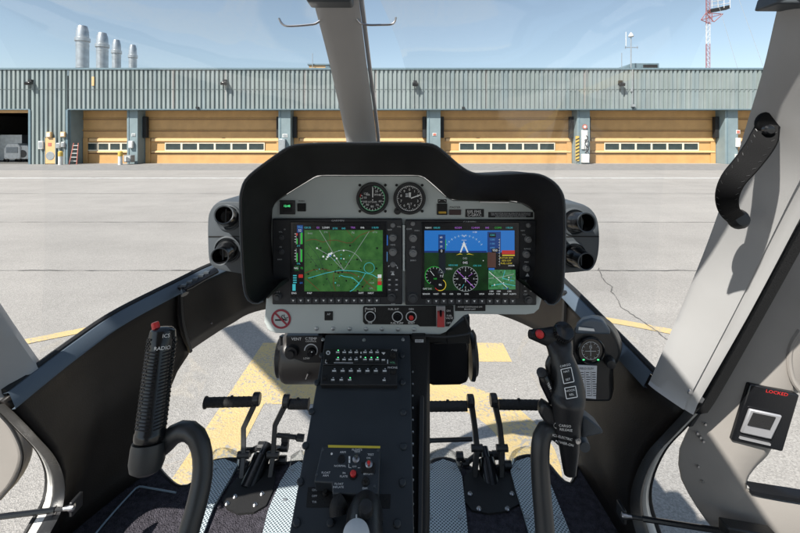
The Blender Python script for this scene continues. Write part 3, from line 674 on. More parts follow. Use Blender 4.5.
# unseen roof, side rails and bulkhead to shade the cabin; right skylight admits sun
mb = MB()
def slab(x0, x1, y0, y1): mb.bx(x0, x1, y0, y1, H+.335, H+.42, PILLAR)
slab(-.76, .06, -1.9, .55); slab(.06, .5, -1.9, -.35); slab(.5, .6, -1.9, .52); slab(.06, .5, .48, .58)
mb.build('roof', heli, bevel=.02)
mb = MB(); mb.bx(.07, .49, -.34, .47, H+.37, H+.375, GLASS); mb.build('skylight', heli)
mb = MB(); mb.bx(-.80, -.72, -1.9, .42, H+.10, H+.34, PILLAR); mb.bx(.56, .62, -1.9, .42, H+.2, H+.34, PILLAR); mb.build('sun_block_rail', heli, bevel=.02)  # rails added under the roof edge to block sun from the side
mb = MB(); mb.bx(-.8, .6, -2.0, -1.85, FL, H+.4, PILLAR); mb.build('rear_bulkhead', heli)
# centre pillar
def pillar(Lp, Rp, m, name, bulge, n=40, across=9, back=.05, prof=None, side=.004):
    a, c = catmull(Lp, n), catmull(Rp, n); rows = []
    for k in range(across):
        t = k/(across-1); s = math.sin(math.pi*t)**.5
        if prof: t, s = prof[k]
        rows.append([p.lerp(q, t)+V((0, -bulge*s, 0)) for p, q in zip(a, c)])
    rows = [[p+V((side, back, 0)) for p in rows[0]]]+rows+[[p+V((-.004, back, 0)) for p in rows[-1]]]
    mb = MB(); mb.grid(rows, m); return mb.build(name, heli, smooth=50)
cp = pillar([P(350, 165, 1.18), P(345, 134, 1.13), P(330, 66, .93), P(313, 0, .76), P(306, -30, .70)], [P(379, 165, 1.18), P(376, 134, 1.13), P(367, 66, .93), P(359, 0, .76), P(356, -30, .70)], PILLAR, 'windshield_pillar', .02)
mb = MB(); mb.tube(catmull([P(379.5, 165, 1.2), P(378, 134, 1.15), P(369.5, 66, .95), P(361.5, 0, .78), P(358, -30, .72)], 20), .0045, SILVER, 8); mb.build('edge_trim', cp)
for pts in ([(320, 21), (315, 24), (308, 25), (296, 26), (286, 26), (281.5, 23), (279, 18.5)], [(357, 19), (361, 23.5), (368, 25), (380, 25), (391, 24.5), (394.5, 22), (396, 17.5)]):
    mb = MB(); mb.tube(catmull([P(a, c, .80) for a, c in pts], 26), .0034, STEEL, 8, flat=.6); mb.build('hook', cp)
mb = MB(); mb.prism([P(304, -14, .72), P(352, -14, .72), P(351, 1.3, .72), P(306, 1.3, .72)], (0, .04, 0), POD); mb.build('overhead_trim', heli, bevel=.004)
# door pillars
rp = pillar([P(648, 384, 1.0), P(654, 371, 1.0), P(700, 262, .9), P(730, 178, .8), P(748, 120, .73), P(764, 66, .67), P(777, 10, .62), P(788, -30, .57)],
            [P(690, 411, .95), P(694, 401, .95), P(744, 313, .84), P(800, 207, .74), P(835, 145, .68), P(860, 75, .62), P(880, 10, .58), P(885, -30, .54)], PILLAR, 'door_pillar', .03, across=12, prof=[(0, 0), (.03, .35), (.08, .55), (.2, .72), (.4, .88), (.6, 1.0), (.66, .98), (.69, .80), (.72, .72), (.85, .72), (.95, .6), (1, .2)], side=.045)
lpil = pillar([P(44, 375, .98), P(38, 368, .98), P(19, 341, .94), P(0, 313, .9), P(-12, 296, .87), P(-60, 226, .78), P(-120, 120, .66), P(-150, 60, .6)], [P(3, 404, .9), P(-2, 398, .9), P(-20, 375, .87), P(-40, 350, .83), P(-60, 325, .80), P(-110, 260, .72), P(-170, 150, .62), P(-200, 80, .56)], PILLAR, 'door_pillar', .02, side=-.045)
mb = MB(); mb.lathe(P(690, 392, .915), (0, -1, 0), [(.006, 0), (.005, .003), (0, .004)], STEEL, 10); mb.build('screw', rp)
mb = MB(); mb.prism([P(781, -10, .59), P(900, -10, .55), P(900, 3.5, .55), P(777, 3.5, .59)], (0, .04, 0), POD); mb.build('pillar_trim', rp, bevel=.003)
mb = MB(); c = catmull([P(687, 409, .965), P(698, 402, .96), P(746, 315, .85), P(802, 210, .75), P(838, 147, .69)], 30)
rows = [[p+V((a, e, 0)) for p in c] for a, e in ((-.004, -.014), (.018, -.018), (.028, .0), (.028, .02))]; mb.grid(rows, BLACKM); mb.build('pillar_seal', rp, smooth=60)
STRAPM = mk('strap_leather', (.004, .004, .0045), .6, spec=.12, bump=.15, bscale=900)
# grab strap
path = catmull([P(768, 124, .70), P(762, 142, .69), P(748, 162, .685), P(733, 180, .69), P(727, 196, .70), P(729, 210, .72), P(737, 219, .74)], 34)
mb = MB(); L1 = []
for i, p in enumerate(path):
    tt = (path[min(i+1, 33)]-path[max(i-1, 0)]).normalized(); view = (p-V((0, 0, H))).normalized(); sd = tt.cross(view).normalized()
    hw = (.0195-.0055*(i/33))*min(1, .75+i*.06); th = .0028
    L1.append([p+sd*hw-view*th*.2, p+sd*hw*.9-view*th, p-sd*hw*.9-view*th, p-sd*hw-view*th*.2, p-sd*hw*.9+view*th, p+sd*hw*.9+view*th])
mb.grid(L1, STRAPM, closed=True)
mb.lathe(path[0], (0, -1, 0), [(.0195, -.004), (.0198, .001), (.018, .0035), (0, .0035)], STRAPM, 24)
strap = mb.build('grab_strap', rp, smooth=40)
mb = MB()
for i in range(2, 31, 2):
    p, q = path[i], path[i].lerp(path[i+1], .6); tt = (q-p).normalized(); view = (p-V((0, 0, H))).normalized(); sd = tt.cross(view).normalized()
    for s in (-1, 1): mb.tube([p+sd*s*.0135-view*.0034, q+sd*s*.0105-view*.0034], .0005, BLACK, 4)
mb.build('stitching', strap)
mb = MB(); mb.lathe(P(767, 130, .69), (-.1, -1, 0), [(.0085, 0), (.0085, .006), (.006, .009), (0, .010)], BLACKG, 16); mb.build('bolt', strap)
mb = MB(); mb.lathe(P(737, 219, .76), (-.1, -1, .2), [(.018, 0), (.017, .008), (.012, .016), (0, .017)], BLACK, 18); mb.build('strap_mount', strap)
# open right door
def dY(px): return 1.02-.0007*(px-686)
def DP(px, py, dy=0): Y = dY(px)+dy; return P(px, py, Y)
outer = [(700, 405), (686, 432), (678.5, 450), (678, 466), (682, 482), (697, 508), (716, 533), (745, 565), (900, 580), (1010, 540), (1020, 200), (930, 30), (860, 95), (800, 212), (770, 268), (735, 335)]
hole = [(747, 488), (748, 478), (757, 466), (768, 455), (775, 441), (784, 421), (794, 401), (808, 390), (940, 370), (960, 420), (940, 515), (800, 500)]
def ring(mb, a, c, m, f=lambda p: p, thick=.05):
    # bridge outer and hole outlines by nearest arc parameter
    n = 90
    def res(pts): 
        pts = [V((x, y, 0)) for x, y in pts]+[V((*pts[0], 0))]; return catmull(pts, n+1)[:-1]
    A, B = res(a), res(c); k = min(range(n), key=lambda j: (B[j]-A[0]).length); B = B[k:]+B[:k]
    if sum((A[j]-B[j]).length for j in range(n)) > sum((A[j]-B[-j]).length for j in range(n)): B = [B[0]]+B[:0:-1]
    rows = []
    for t, dz in ((.012, .03), (.004, .012), (.015, .002), (.06, 0), (.3, -.006), (.6, -.008), (.93, -.004), (.98, .004), (1, .02), (1, .05)):
        rows.append([DP(A[j].x*(1-t)+B[j].x*t, A[j].y*(1-t)+B[j].y*t, dz) for j in range(n)])
    mb.grid(rows, m, closed=True)
mb = MB(); ring(mb, outer, hole, DOORM); door = mb.build('cabin_door', heli, smooth=50)
mb = MB(); rim = catmull([DP(a, c, -.002) for a, c in [(746, 486), (752, 490), (800, 498), (860, 508), (930, 520)]], 30)
rows = [[p+V((0, e, z)) for p in rim] for z, e in ((-.006, -.003), (-.005, -.009), (.004, -.009), (.006, -.002), (.006, .02))]; mb.grid(rows, BLACKG); mb.build('window_seal', door, smooth=50)
mb = MB(); c = catmull([DP(a, e, -.01) for a, e in [(686, 424), (700, 400), (712, 377), (735, 333), (770, 267), (800, 210), (860, 100)]], 40)
wd = [.012+.045*i/39 for i in range(40)]
rows = [[p+V((-.003+a*w_*1.2, e, a*w_*.35)) for p, w_ in zip(c, wd)] for a, e in ((-.15, .04), (-.1, 0), (.2, -.012), (.8, -.012), (1.0, -.002))]; mb.grid(rows, BLACK); mb.build('door_seal', door, smooth=50)
for a, e in ((697, 433), (700, 437), (705, 424), (703, 441), (702, 481), (698, 466), (760, 285), (737, 344)):
    mb = MB(); mb.lathe(DP(a, e, -.006), (0, -1, 0), [(.0035, 0), (.003, .003), (0, .003)], STEEL, 8); mb.build('screw', door)
# shallow oval recess high on the door lining
mb = MB(); pts = [(a, c) for a, c in ((800, 330), (791, 345), (789, 362), (793, 380), (802, 392))]
mb.tube(catmull([DP(a, c, -.006) for a, c in pts], 16), .006, DOORM, 8); mb.build('lining_rib', door)
# latch
LZ = .014
lt = lambda px, py, l: DP(px, py, -LZ-l)
mb = MB(); mb.prism([DP(750, 384, -LZ), DP(800, 395, -LZ), DP(783, 452, -LZ), DP(732, 441, -LZ)], (0, .02, 0), BLACKG); latch = mb.build('latch', door, bevel=.003)
mb = MB(); mb.prism([lt(750, 409, .006), lt(783, 416, .006), lt(772, 440, .006), lt(741, 433, .006)], (0, .006, 0), SILVER); mb.build('latch_bezel', latch, bevel=.003)
mb = MB(); mb.prism([lt(754, 413, .0075), lt(776, 417.5, .0075), lt(770, 430, .0075), lt(748, 425.5, .0075)], (0, .004, 0), BLACKM); mb.build('latch_recess', latch)
mb = MB(); mb.prism([lt(741, 437, .004), lt(771, 444, .004), lt(770.5, 446, .004), lt(740, 439, .004)], (0, .004, 0), SILVER); mb.build('latch_bar', latch)
d = Draw(lt); d.text(777, 393, 'LOCKED', 3.2, RED, .001, rot=10.5, sx=1.35); d.build('red_legend', latch)
# left door edge
mb = MB(); pl = [(-90, 360), (-30, 392), (0, 414), (12, 428), (21, 447), (22, 462), (14, 482), (0, 499), (-30, 520), (-100, 540)]
mb.prism([P(a, c, 1.12) for a, c in [(p.x, p.y) for p in catmull([V((*q, 0)) for q in pl], 40)]], (0, .04, 0), DOORM); ldo = mb.build('cabin_door', heli, bevel=.012, seg=3)
mb = MB(); mb.tube(catmull([P(a, c, 1.115) for a, c in pl[2:-2]], 24), .004, BLACK, 6); mb.build('door_seal', ldo)
# main rotor
ROT = mk('rotor_grey', (.2, .2, .21), .5)
mb = MB(); hub = V((-.1, -2.15, 3.3)); tip = V((-3.53, 1.93, 3.3)); dr = (tip-hub).normalized(); sd = V((-dr.y, dr.x, 0))
for s in (1, -1):
    a, c = hub+dr*s*.5, hub+dr*s*5.5
    mb.prism([a+sd*.1375, a-sd*.1375, c-sd*.1375, c+sd*.1375], (0, 0, .03), ROT)
mb.box(hub, (.5, .5, .2), ROT); mb.tube([hub, hub-V((0, 0, 1.0))], .07, ROT, 10); mb.build('main_rotor', heli)
# door struts
def strut(a, c, label, joint):
    t = thing('door_strut', a, label, 'strut', 'thin struts holding the cabin doors open')
    mb = MB(); mb.tube([a, a.lerp(c, .12)], .0042, BLACK, 8); mb.tube([a.lerp(c, .12), c], .0062, BLACKG, 8); mb.build('rod', t)
    mb = MB(); s = 1 if a.x > 0 else -1; mb.box(a+V((s*-.004, .014, -.002)), (.008, .035, .034), BLACK); mb.build('mount_plate', t, bevel=.002)
    mb = MB(); mb.lathe(a+V((-s*.005, 0, .001)), (c-a), [(0, -.008), (.008, -.004), (.0085, .003), (.006, .009), (.005, .018)], STEEL, 12); mb.build('ball_joint', t)
strut(P(70, 508, 1.02), P(-60, 524, .98), 'thin black door strut fixed low on the left side lining', 1)
strut(P(626, 516, 1.05), P(780, 540, .93), 'thin black door strut fixed low on the right side lining', 1)
mb = MB(); mb.prism([P(728, 528, .93), P(780, 537, .91), P(780, 548, .91), P(728, 540, .93)], (0, .03, 0), BLACK); tag(mb.build('strut_clamp', bevel=.003), 'black clamp block at the foot of the open right door', 'clamp')
# black hinged handle on the left sill
t = thing('sill_handle', P(198, 284, 1.38), 'black ribbed handle lying on the left sill beside the vents', 'handle')
a, c = P(183, 289, 1.34), P(216, 270, 1.42); mb = MB(); mb.tube([a, a.lerp(c, .2), c], [.014, .019, .018], BLACKG, 12, flat=.6); mb.build('body', t)
for k in range(5):
    q = a.lerp(c, .12+k*.17); mb = MB(); mb.box(q+V((-.004, -.012, .008)), (.016, .012, .006), POD); mb.build('rib', t)
mb = MB(); mb.tube([a+V((0, -.004, 0)), a+V((.012, -.012, -.012))], [.006, .012], BLACKG, 8); mb.build('end_cap', t)
mb = MB(); mb.lathe(P(211.5, 323, 1.52), (.5, -1, 0), [(.004, 0), (.003, .003), (0, .003)], STEEL, 8); mb.build('screw', heli)

# ------------------------------------------------------------------ instrument panel
YI = .97
ip = thing('instrument_panel', P(405, 334, YI+.03), 'grey instrument panel with two lit displays under a black glare shield', 'instrument panel')
fasc = [(272, 209), (274.5, 203.5), (279, 199.5), (297, 188), (314, 178), (321, 176), (350, 176), (390, 176), (418, 176), (424, 178), (428.5, 181.5), (437, 189), (446, 197), (453, 200.5), (480, 201), (510, 201.5), (522, 203.5), (533, 210), (538.5, 221), (540, 235),
        (541.5, 300), (539, 309), (534, 313.5), (526, 314.8), (469, 314.2), (464, 315.5), (446, 332), (440, 334.6), (276, 333.3), (268, 330), (264.3, 322), (267, 290), (269.5, 263)]
f0 = lambda x, y, l: P(x, y, YI)+V((0, -l, 0))
mb = MB(); mb.prism([P(a, c, YI) for a, c in fasc], (0, .014, 0), FASCIA); fa = mb.build('fascia', ip, bevel=.0016, smooth=30)
# glare shield
out = [(264.5, 300), (260, 302.3), (255, 302.6), (250, 300), (246.8, 295), (244.8, 285), (243, 262), (241.5, 230), (241, 205), (242.5, 190), (250, 176), (279, 154), (291, 147), (305, 144.6), (345, 143.6), (390, 143.6), (424, 144), (434, 146), (441, 150.5), (459, 166), (470, 172.6), (483, 175), (505, 174.4), (527, 173.6), (541, 175.6), (553, 182.5), (560.5, 192), (563.5, 205), (564, 240), (562.5, 278), (561.2, 292), (557.5, 300), (552, 303.8), (546.5, 303), (543, 299.5)]
inn = [(267, 299), (267, 298), (267, 297), (267, 295.5), (267, 293), (267.5, 285), (269, 262), (270, 235), (271, 213), (273, 204.5), (279, 198.5), (303, 183.5), (313, 177.5), (321, 175.3), (350, 175.2), (390, 175.2), (412, 175.2), (421, 176), (428, 180), (440, 190.5), (449, 198.5), (462, 200), (485, 200.6), (508, 200.8), (522, 202.6), (532, 208), (538, 216), (540, 228), (540.6, 245), (541.4, 278), (541.6, 289), (541.6, 294), (541.6, 296), (541.6, 297), (541.7, 298)]
n = 110; O = catmull([P(a, c, .83) for a, c in out], n); I = catmull([P(a, c, YI-.003) for a, c in inn], n)
ctr = P(405, 230, .83)
rows = [[i_+V((0, .03, 0)) for i_ in I], I]
for t in (.25, .5, .75, .92): rows.append([i_.lerp(o_, t)+V((0, .012*math.sin(math.pi*t), 0)) for i_, o_ in zip(I, O)])
def outw(p, k): q = (p-ctr); q.y = 0; q.normalize(); return p+q*k
rows.append([outw(p, -.003)+V((0, -.004, 0)) for p in O]); rows.append([outw(p, .001)+V((0, -.003, 0)) for p in O]); rows.append([outw(p, .003)+V((0, .004, 0)) for p in O])
rows.append([outw(p, -.006)+V((0, .10, 0)) for p in O]); rows.append([outw(p, -.03)+V((0, .22, -.02)) for p in O])
mb = MB(); g = mb.grid(rows, SHIELD)
for e in (0, -1):
    vs = [r[e] for r in g]; mb.face(vs, 0)
gs = mb.build('glare_shield', ip, smooth=55)
mb = MB(); mb.tube([p for p in [outw(q, .0015)+V((0, -.003, 0)) for q in O]], .0016, POD, 6); mb.build('shield_edge', gs)
mb = MB(); mb.prism([P(480, 201.5, .955), P(509, 202, .955), P(509, 203, .955), P(480, 202.6, .955)], (0, .01, 0), STEEL); mb.build('sun_slit_strip', ip)  # bright steel strip stands in for light slipping in under the shield
# wiring behind the panel's right corner
mb = MB(); mb.prism([P(318, 324, .992), P(447, 324, .992), P(447, 350, .992), P(318, 350, .992)], (0, .08, 0), BLACKM); mb.build('gap_filler', ip)  # dark box added to close the bright gap below the fascia
mb = MB(); mb.prism([P(446, 333, .99), P(470, 316, .99), P(470, 345, .99), P(446, 345, .99)], (0, .2, 0), BLACKM); mb.build('rear_housing', ip, bevel=.004)
mb = MB(); mb.tube(catmull([P(464, 316, .985), P(468, 325, .98), P(470, 332, .97), P(464, 335, .965), P(445, 337, .96), P(425, 336, .96)], 24), .003, BLACK, 8); mb.build('cable', ip)
# rivets
for a, c in ((316.5, 328.5), (333, 328.5), (349.5, 328.8), (366, 329), (382, 329), (398, 329.2), (414, 329.2)):
    mb = MB(); mb.lathe(P(a, c, YI), (0, -1, 0), [(.0047, 0), (.0043, .002), (.002, .003), (0, .0032)], GALV, 12); mb.build('rivet', ip)
# displays
KNOBM = mk('knob_satin', (.26, .265, .27), .28, .35, var=.08)
def knob(x, y, r, parent, h=.012, m=BLACK, Y=YI-.010, tip=True):
    mb = MB(); k = 1/F*Y; mb.lathe(P(x, y, Y), (0, -1, 0), [(r*k*1.1, 0), (r*k, .002), (r*k*.95, h*.6), (r*k*.6, h*.62), (r*k*.55, h), (0, h)] if tip else [(r*k, 0), (r*k*.92, h), (0, h)], m, 18); return mb.build('knob', parent)
KEYM = mk('key_cap', (.06, .064, .07), .35, var=.05)
BEZ = mk('bezel_charcoal', (.022, .024, .028), .45, var=.1, bump=.05, bscale=900)
def display(x0, y0, x1, y1, sx0, sy0, sx1, sy1, keyx, keyy, lab):
    k = YI/F; mb = MB()
    mb.prism([P(x0, y0, YI)+V((0, -.010, 0)), P(x1, y0, YI)+V((0, -.010, 0)), P(x1, y1, YI)+V((0, -.010, 0)), P(x0, y1, YI)+V((0, -.010, 0))], (0, .010, 0), BEZ)
    D = mb.build('flight_display', ip, bevel=.003); tag(D, lab)
    f = lambda x, y, l: P(x, y, YI)+V((0, -.010-l, 0))
    mb = MB(); q = [(sx0-2.5, sy0-2), (sx1+2.5, sy0-2), (sx1+2.5, sy1+1.5), (sx0-2.5, sy1+1.5)]; mb.prism([f(a, c, .0025) for a, c in q], (0, .0025, 0), BLACKG); mb.build('screen_frame', D, bevel=.001)
    for kx in keyx:
        mb = MB(); mb.prism([f(kx-2.7, keyy-2.2, .0022), f(kx+2.7, keyy-2.2, .0022), f(kx+2.7, keyy+2.6, .0022), f(kx-2.7, keyy+2.6, .0022)], (0, .0022, 0), KEYM)
        mb.poly([f(kx-1.1, keyy-.7, .0026), f(kx+1.1, keyy-.7, .0026), f(kx, keyy+1.3, .0026)], WHITE); mb.build('soft_key', D)
    return D, f
c1 = lambda x, y: (265+x/4.848, 200+y/4.848)
c2 = lambda x, y: (400+x/4.444, 200+y/4.444)
KX1 = [c1(143+i*36.4, 477)[0] for i in range(12)]; KX2 = [c2(125+i*33.6, 440)[0] for i in range(12)]
D1, f1 = display(273.3, 218, 402.3, 303.2, 294.3, 222.8, 384.5, 293.5, KX1, 298.4, 'lit moving map display on the left')
D2, f2 = display(405.2, 219, 535.4, 303.8, 423.6, 223.2, 515.4, 295.4, KX2, 299, 'lit flight display with blue horizon on the right')
# --- map screen
def noise_em(name, a, c, scale, s=1.):
    m = bpy.data.materials.new('screen_'+name); m.use_nodes = True; nt = m.node_tree; N = nt.nodes; L = nt.links; b_ = N['Principled BSDF']; b_.inputs['Base Color'].default_value = (.004, .004, .004, 1); b_.inputs['Roughness'].default_value = .25
    tc = N.new('ShaderNodeTexCoord'); no = N.new('ShaderNodeTexNoise'); no.inputs['Scale'].default_value = scale; no.inputs['Detail'].default_value = 5; L.new(tc.outputs['Object'], no.inputs['Vector'])
    r = N.new('ShaderNodeValToRGB'); r.color_ramp.elements[0].color = (*s2l(a), 1); r.color_ramp.elements[1].color = (*s2l(c), 1); r.color_ramp.elements[0].position = .35; r.color_ramp.elements[1].position = .65
    L.new(no.outputs['Fac'], r.inputs[0]); L.new(r.outputs[0], b_.inputs['Emission Color']); b_.inputs['Emission Strength'].default_value = s*.31; return m
MAPG = noise_em('map_green', (44, 98, 44), (72, 128, 62), 45); SVG = noise_em('terrain', (14, 44, 18), (24, 66, 28), 30)
INSG = noise_em('inset_green', (40, 120, 60), (90, 160, 110), 120)
eW, eC, eK, eB, eR, eG, eY, eM, eBr, eTB, eDG = em('white', (225, 232, 235)), em('cyan', (70, 190, 200)), em('black', (4, 6, 9)), em('blue', (50, 110, 190)), em('red', (190, 50, 45)), em('green', (50, 190, 70)), em('yellow', (215, 195, 60)), em('magenta', (180, 110, 220)), em('brown', (105, 60, 40)), em('tapeblue', (24, 64, 130)), em('dkgrey', (40, 48, 56))
eSky = em('sky', (38, 120, 205)); eSky2 = em('sky_pale', (90, 160, 215)); eLG = em('lightgrey', (150, 160, 160)); eBT = em('brownpanel', (84, 58, 52))
d = Draw(f1); q = c1
d.rect(294.3, 222.8, 384.5, 293.5, eK, .0028)
d.rect(*q(197, 140), *q(572, 433), MAPG, .003)
def pl(pts, w_, m, l): d.line([q(*p) for p in pts], w_, m, l)
pl([(205, 192), (225, 186), (250, 184), (285, 198), (310, 190), (350, 188), (400, 202), (425, 200), (440, 185), (462, 165), (500, 150), (530, 142)], .55, eBr, .0032)
pl([(315, 150), (322, 195), (312, 240)], .35, eBr, .0032); pl([(200, 346), (240, 330), (290, 326), (330, 338), (420, 345), (480, 372), (500, 395), (545, 425)], .7, eBr, .0032)
pl([(203, 372), (235, 398), (268, 428)], .55, eBr, .0032); pl([(338, 345), (336, 400), (345, 430)], .5, eBr, .0032); pl([(400, 140), (430, 175)], .35, eBr, .0032); pl([(470, 425), (500, 385), (560, 350)], .4, eBr, .0032)
pl([(200, 280), (570, 284)], .25, eDG, .0033); pl([(210, 250), (250, 300), (290, 360)], .35, eDG, .0033); pl([(215, 205), (260, 260), (330, 420)], .3, eDG, .0033)
pl([(215, 370), (300, 345), (370, 332), (450, 336), (520, 352), (568, 380)], .5, eC, .0035); pl([(370, 355), (390, 362), (425, 366), (440, 378), (460, 396), (430, 425), (415, 433)], .6, eC, .0035); pl([(490, 345), (470, 380), (440, 412)], .45, eC, .0035)
d.arc(*q(507, 320), 5.1, 0, 360, .4, eC, .0036)
pl([(270, 140), (330, 240), (385, 330)], .4, eLG, .0037); pl([(507, 146), (385, 332)], .4, eLG, .0037); pl([(255, 225), (318, 262), (383, 330)], .4, eLG, .0037); d.arc(*q(385, 330), 19.5, 235, 335, .45, eLG, .0037)
d.text(*q(430, 152), 'N', 2.6, eLG, .0038)
for x, y, r in ((258, 226, .9), (288, 266, 1.0), (318, 258, 1.9), (352, 275, .9), (302, 278, .8), (340, 262, .9), (385, 237, .8), (386, 277, .7), (327, 250, 1.1), (308, 268, 1.1)): d.disc(*q(x, y), r, eW, .0039, 8)
d.disc(*q(321, 262), 1.0, eB, .004, 8)
for k in range(75):
    x, y = random.gauss(370, 85), random.gauss(340, 55)
    if 205 < x < 565 and 150 < y < 425: d.disc(*q(x, y), random.uniform(.25, .75), eK if random.random() < .8 else eC, .0034, 6)
for x, y in ((545, 226), (542, 323), (416, 214), (275, 225), (292, 250), (216, 350), (450, 280), (475, 410), (508, 418), (452, 430), (410, 300), (370, 300), (345, 340), (360, 345), (378, 340)): d.rect(q(x, y)[0]-.9, q(x, y)[1]-.8, q(x, y)[0]+.9, q(x, y)[1]+.8, eK, .0036)
for x, y, t_ in ((225, 156, 'RNG'), (300, 150, 'ETE'), (535, 150, 'DTG'), (360, 404, '2.5'), (520, 392, 'VOR'), (515, 418, 'GPS')): d.text(*q(x, y), t_, 1.7, eLG, .0038)
d.rect(*q(197, 118), *q(575, 137), eK, .0038)
for x, t_, m in ((212, '120.35', eC), (262, 'GS', eM), (300, '2.5NM', eW), (345, 'DTK', eC), (385, '045', eC), (430, 'TRK', eM), (475, '046', eW), (535, '118.00', eC)): d.text(*q(x, 128 if x not in (345, 385) else 132), t_, 1.9, m, .004)
# engine strip
d.rect(*q(162, 116), *q(190, 152), eTB, .003); d.text(*q(176, 126), 'TRQ', 1.9, eSky2, .004); d.text(*q(176, 142), '52', 2.4, eW, .004)
for x in (157, 176): d.rect(*q(x, 155), *q(x+2, 208), eLG, .003); d.rect(*q(x, 228), *q(x+2, 292), eLG, .003)
d.rect(*q(180, 152), *q(188, 207), eG, .003); d.rect(*q(180, 232), *q(187, 292), eG, .003); d.rect(*q(160, 180), *q(165, 207), eG, .003); d.rect(*q(160, 250), *q(165, 292), eG, .003); d.rect(*q(158, 155), *q(165, 166), eR, .0031)
for y in (157, 170, 183, 196, 236, 250, 264, 278): d.rect(*q(150, y), *q(157, y+2), eW, .003)
d.text(*q(170, 216), 'ITT', 1.7, eC, .004); d.text(*q(170, 300), 'OIL', 1.7, eC, .004)
d.text(*q(158, 322), 'NG', 2, eW, .004); d.rect(*q(150, 310), *q(172, 335), em('dkgreen', (16, 70, 30)), .003); d.text(*q(185, 322), '75', 2, eG, .004)
for y in (355, 366, 377, 388): d.rect(*q(143, y), *q(160, y+5), eC, .003)
d.text(*q(180, 360), 'FUEL', 1.6, eR, .004); d.rect(*q(170, 352), *q(190, 368), eR, .003); d.text(*q(182, 392), '64', 2.2, eB, .004); d.rect(*q(140, 398), *q(155, 430), eC, .003); d.text(*q(148, 441), 'ENG', 1.8, eW, .004); d.text(*q(222, 441), 'MAP', 1.8, eW, .004); d.text(*q(468, 441), 'WPT', 1.8, eW, .004); d.text(*q(515, 441), 'NRST', 1.8, eW, .004)
d.rect(*q(548, 352), *q(566, 368), eW, .0038); d.rect(*q(548, 369), *q(566, 385), em('sand', (160, 130, 80)), .0038); d.rect(*q(548, 385), *q(566, 402), eR, .0038); d.rect(*q(545, 403), *q(568, 430), eG, .0038)
d.build('screen', D1)
# --- flight screen
d = Draw(f2); q = c2
d.rect(423.6, 223.2, 515.4, 295.4, eK, .0028)
d.rect(*q(107, 130), *q(502, 224), eSky, .003); d.rect(*q(107, 150), *q(502, 226), eSky, .0031); d.rect(*q(107, 226), *q(385, 392), SVG, .003)
d.rect(*q(107, 219), *q(380, 227), em('haze', (24, 52, 120)), .0032)
d.rect(*q(120, 112), *q(500, 128), eK, .0034)
for x, t_, m in ((125, 'NAV1', eW), (160, '108.00', eC), (255, 'KDSM', eM), (330, '12.4NM', eM), (382, '045', eM), (430, 'COM1', eG), (478, '118.30', eC)): d.text(*q(x, 118), t_, 1.9, m, .004)
d.text(*q(327, 137), '1120', 1.7, eW, .004)
d.arc(*q(281, 245), 21, 212, 328, .35, eSky2, .0034)
for a in range(215, 330, 10):
    ca, sa = math.cos(R(a)), math.sin(R(a)); X, Y_ = q(281, 245); d.line([(X+20*ca, Y_+20*sa), (X+22*ca, Y_+22*sa)], .3, eW, .0035)
for y in (172, 188, 200): pl([(270, y), (292, y)], .3, eW, .0035)
d.poly([q(280, 175), q(262, 226), q(268, 226), q(280, 196), q(294, 226), q(300, 226)], eW, .0037)
d.poly([q(245, 238), q(262, 230), q(275, 235), q(262, 234)], eY, .0037); d.poly([q(325, 238), q(302, 230), q(290, 235), q(304, 234)], eY, .0037)
pl([(276, 150), (281, 158), (286, 150)], .4, eW, .0037)
d.text(*q(285, 252), '045', 2.2, eLG, .004)
d.rect(*q(168, 148), *q(199, 228), eTB, .0033); d.rect(*q(170, 228), *q(200, 318), em('tapegreen', (14, 24, 34)), .0033); d.rect(*q(168, 212), *q(196, 228), eK, .0036); d.text(*q(182, 220), '0', 2.8, eW, .004); d.rect(*q(199, 170), *q(202, 212), eG, .0036)
for y, t_ in ((160, '60'), (180, '40'), (200, '20')): d.text(*q(180, y), t_, 1.9, eW, .004)
d.rect(*q(383, 135), *q(442, 228), eTB, .0033); d.rect(*q(383, 225), *q(420, 292), eBT, .0034); d.rect(*q(390, 142), *q(420, 160), eK, .0035)
for y, t_ in ((150, '1500'), (170, '1200'), (188, '1100'), (206, '1000')): d.text(*q(404, y), t_, 1.9, eSky2 if y > 155 else eC, .004)
d.rect(*q(402, 208), *q(432, 226), eK, .0036); d.text(*q(416, 217), '950', 2.4, eW, .004)
pl([(437, 165), (437, 285)], .35, eLG, .0036)
for y in range(170, 285, 12): pl([(432, y), (437, y)], .3, eW, .0036)
d.rect(*q(446, 217), *q(503, 234), eR, .0034); d.rect(*q(446, 234), *q(503, 288), eK, .0034); d.rect(*q(448, 236), *q(503, 241), eY, .0036)
for y in (250, 262, 274): d.text(*q(466, y), ('ROTOR RPM', 'GEN OFF', 'FUEL LOW')[(y-250)//12], 1.75, eY, .004)
d.text(*q(488, 284), 'DOOR', 1.5, eW, .004)
X, Y_ = q(287, 342); d.disc(X, Y_, 12.6, eK, .0034, 36); d.arc(X, Y_, 12.2, 0, 360, .45, eLG, .0036, 40)
for a in range(0, 360, 15):
    ca, sa = math.cos(R(a)), math.sin(R(a)); d.line([(X+(10.6 if a % 30 else 9.8)*ca, Y_+(10.6 if a % 30 else 9.8)*sa), (X+11.8*ca, Y_+11.8*sa)], .3, eW, .0038)
for a, t_ in zip(range(0, 360, 45), 'EWSNWNES'): d.text(X+8.3*math.cos(R(a)), Y_+8.3*math.sin(R(a)), t_, 1.6, eW, .004)
pl([(250, 306), (326, 380)], .55, eM, .0042); pl([(300, 330), (318, 318)], .35, eM, .0042); pl([(287, 330), (287, 356)], .4, eW, .0043); pl([(276, 340), (298, 340)], .4, eW, .0043); pl([(270, 382), (280, 365)], .35, eC, .0042)
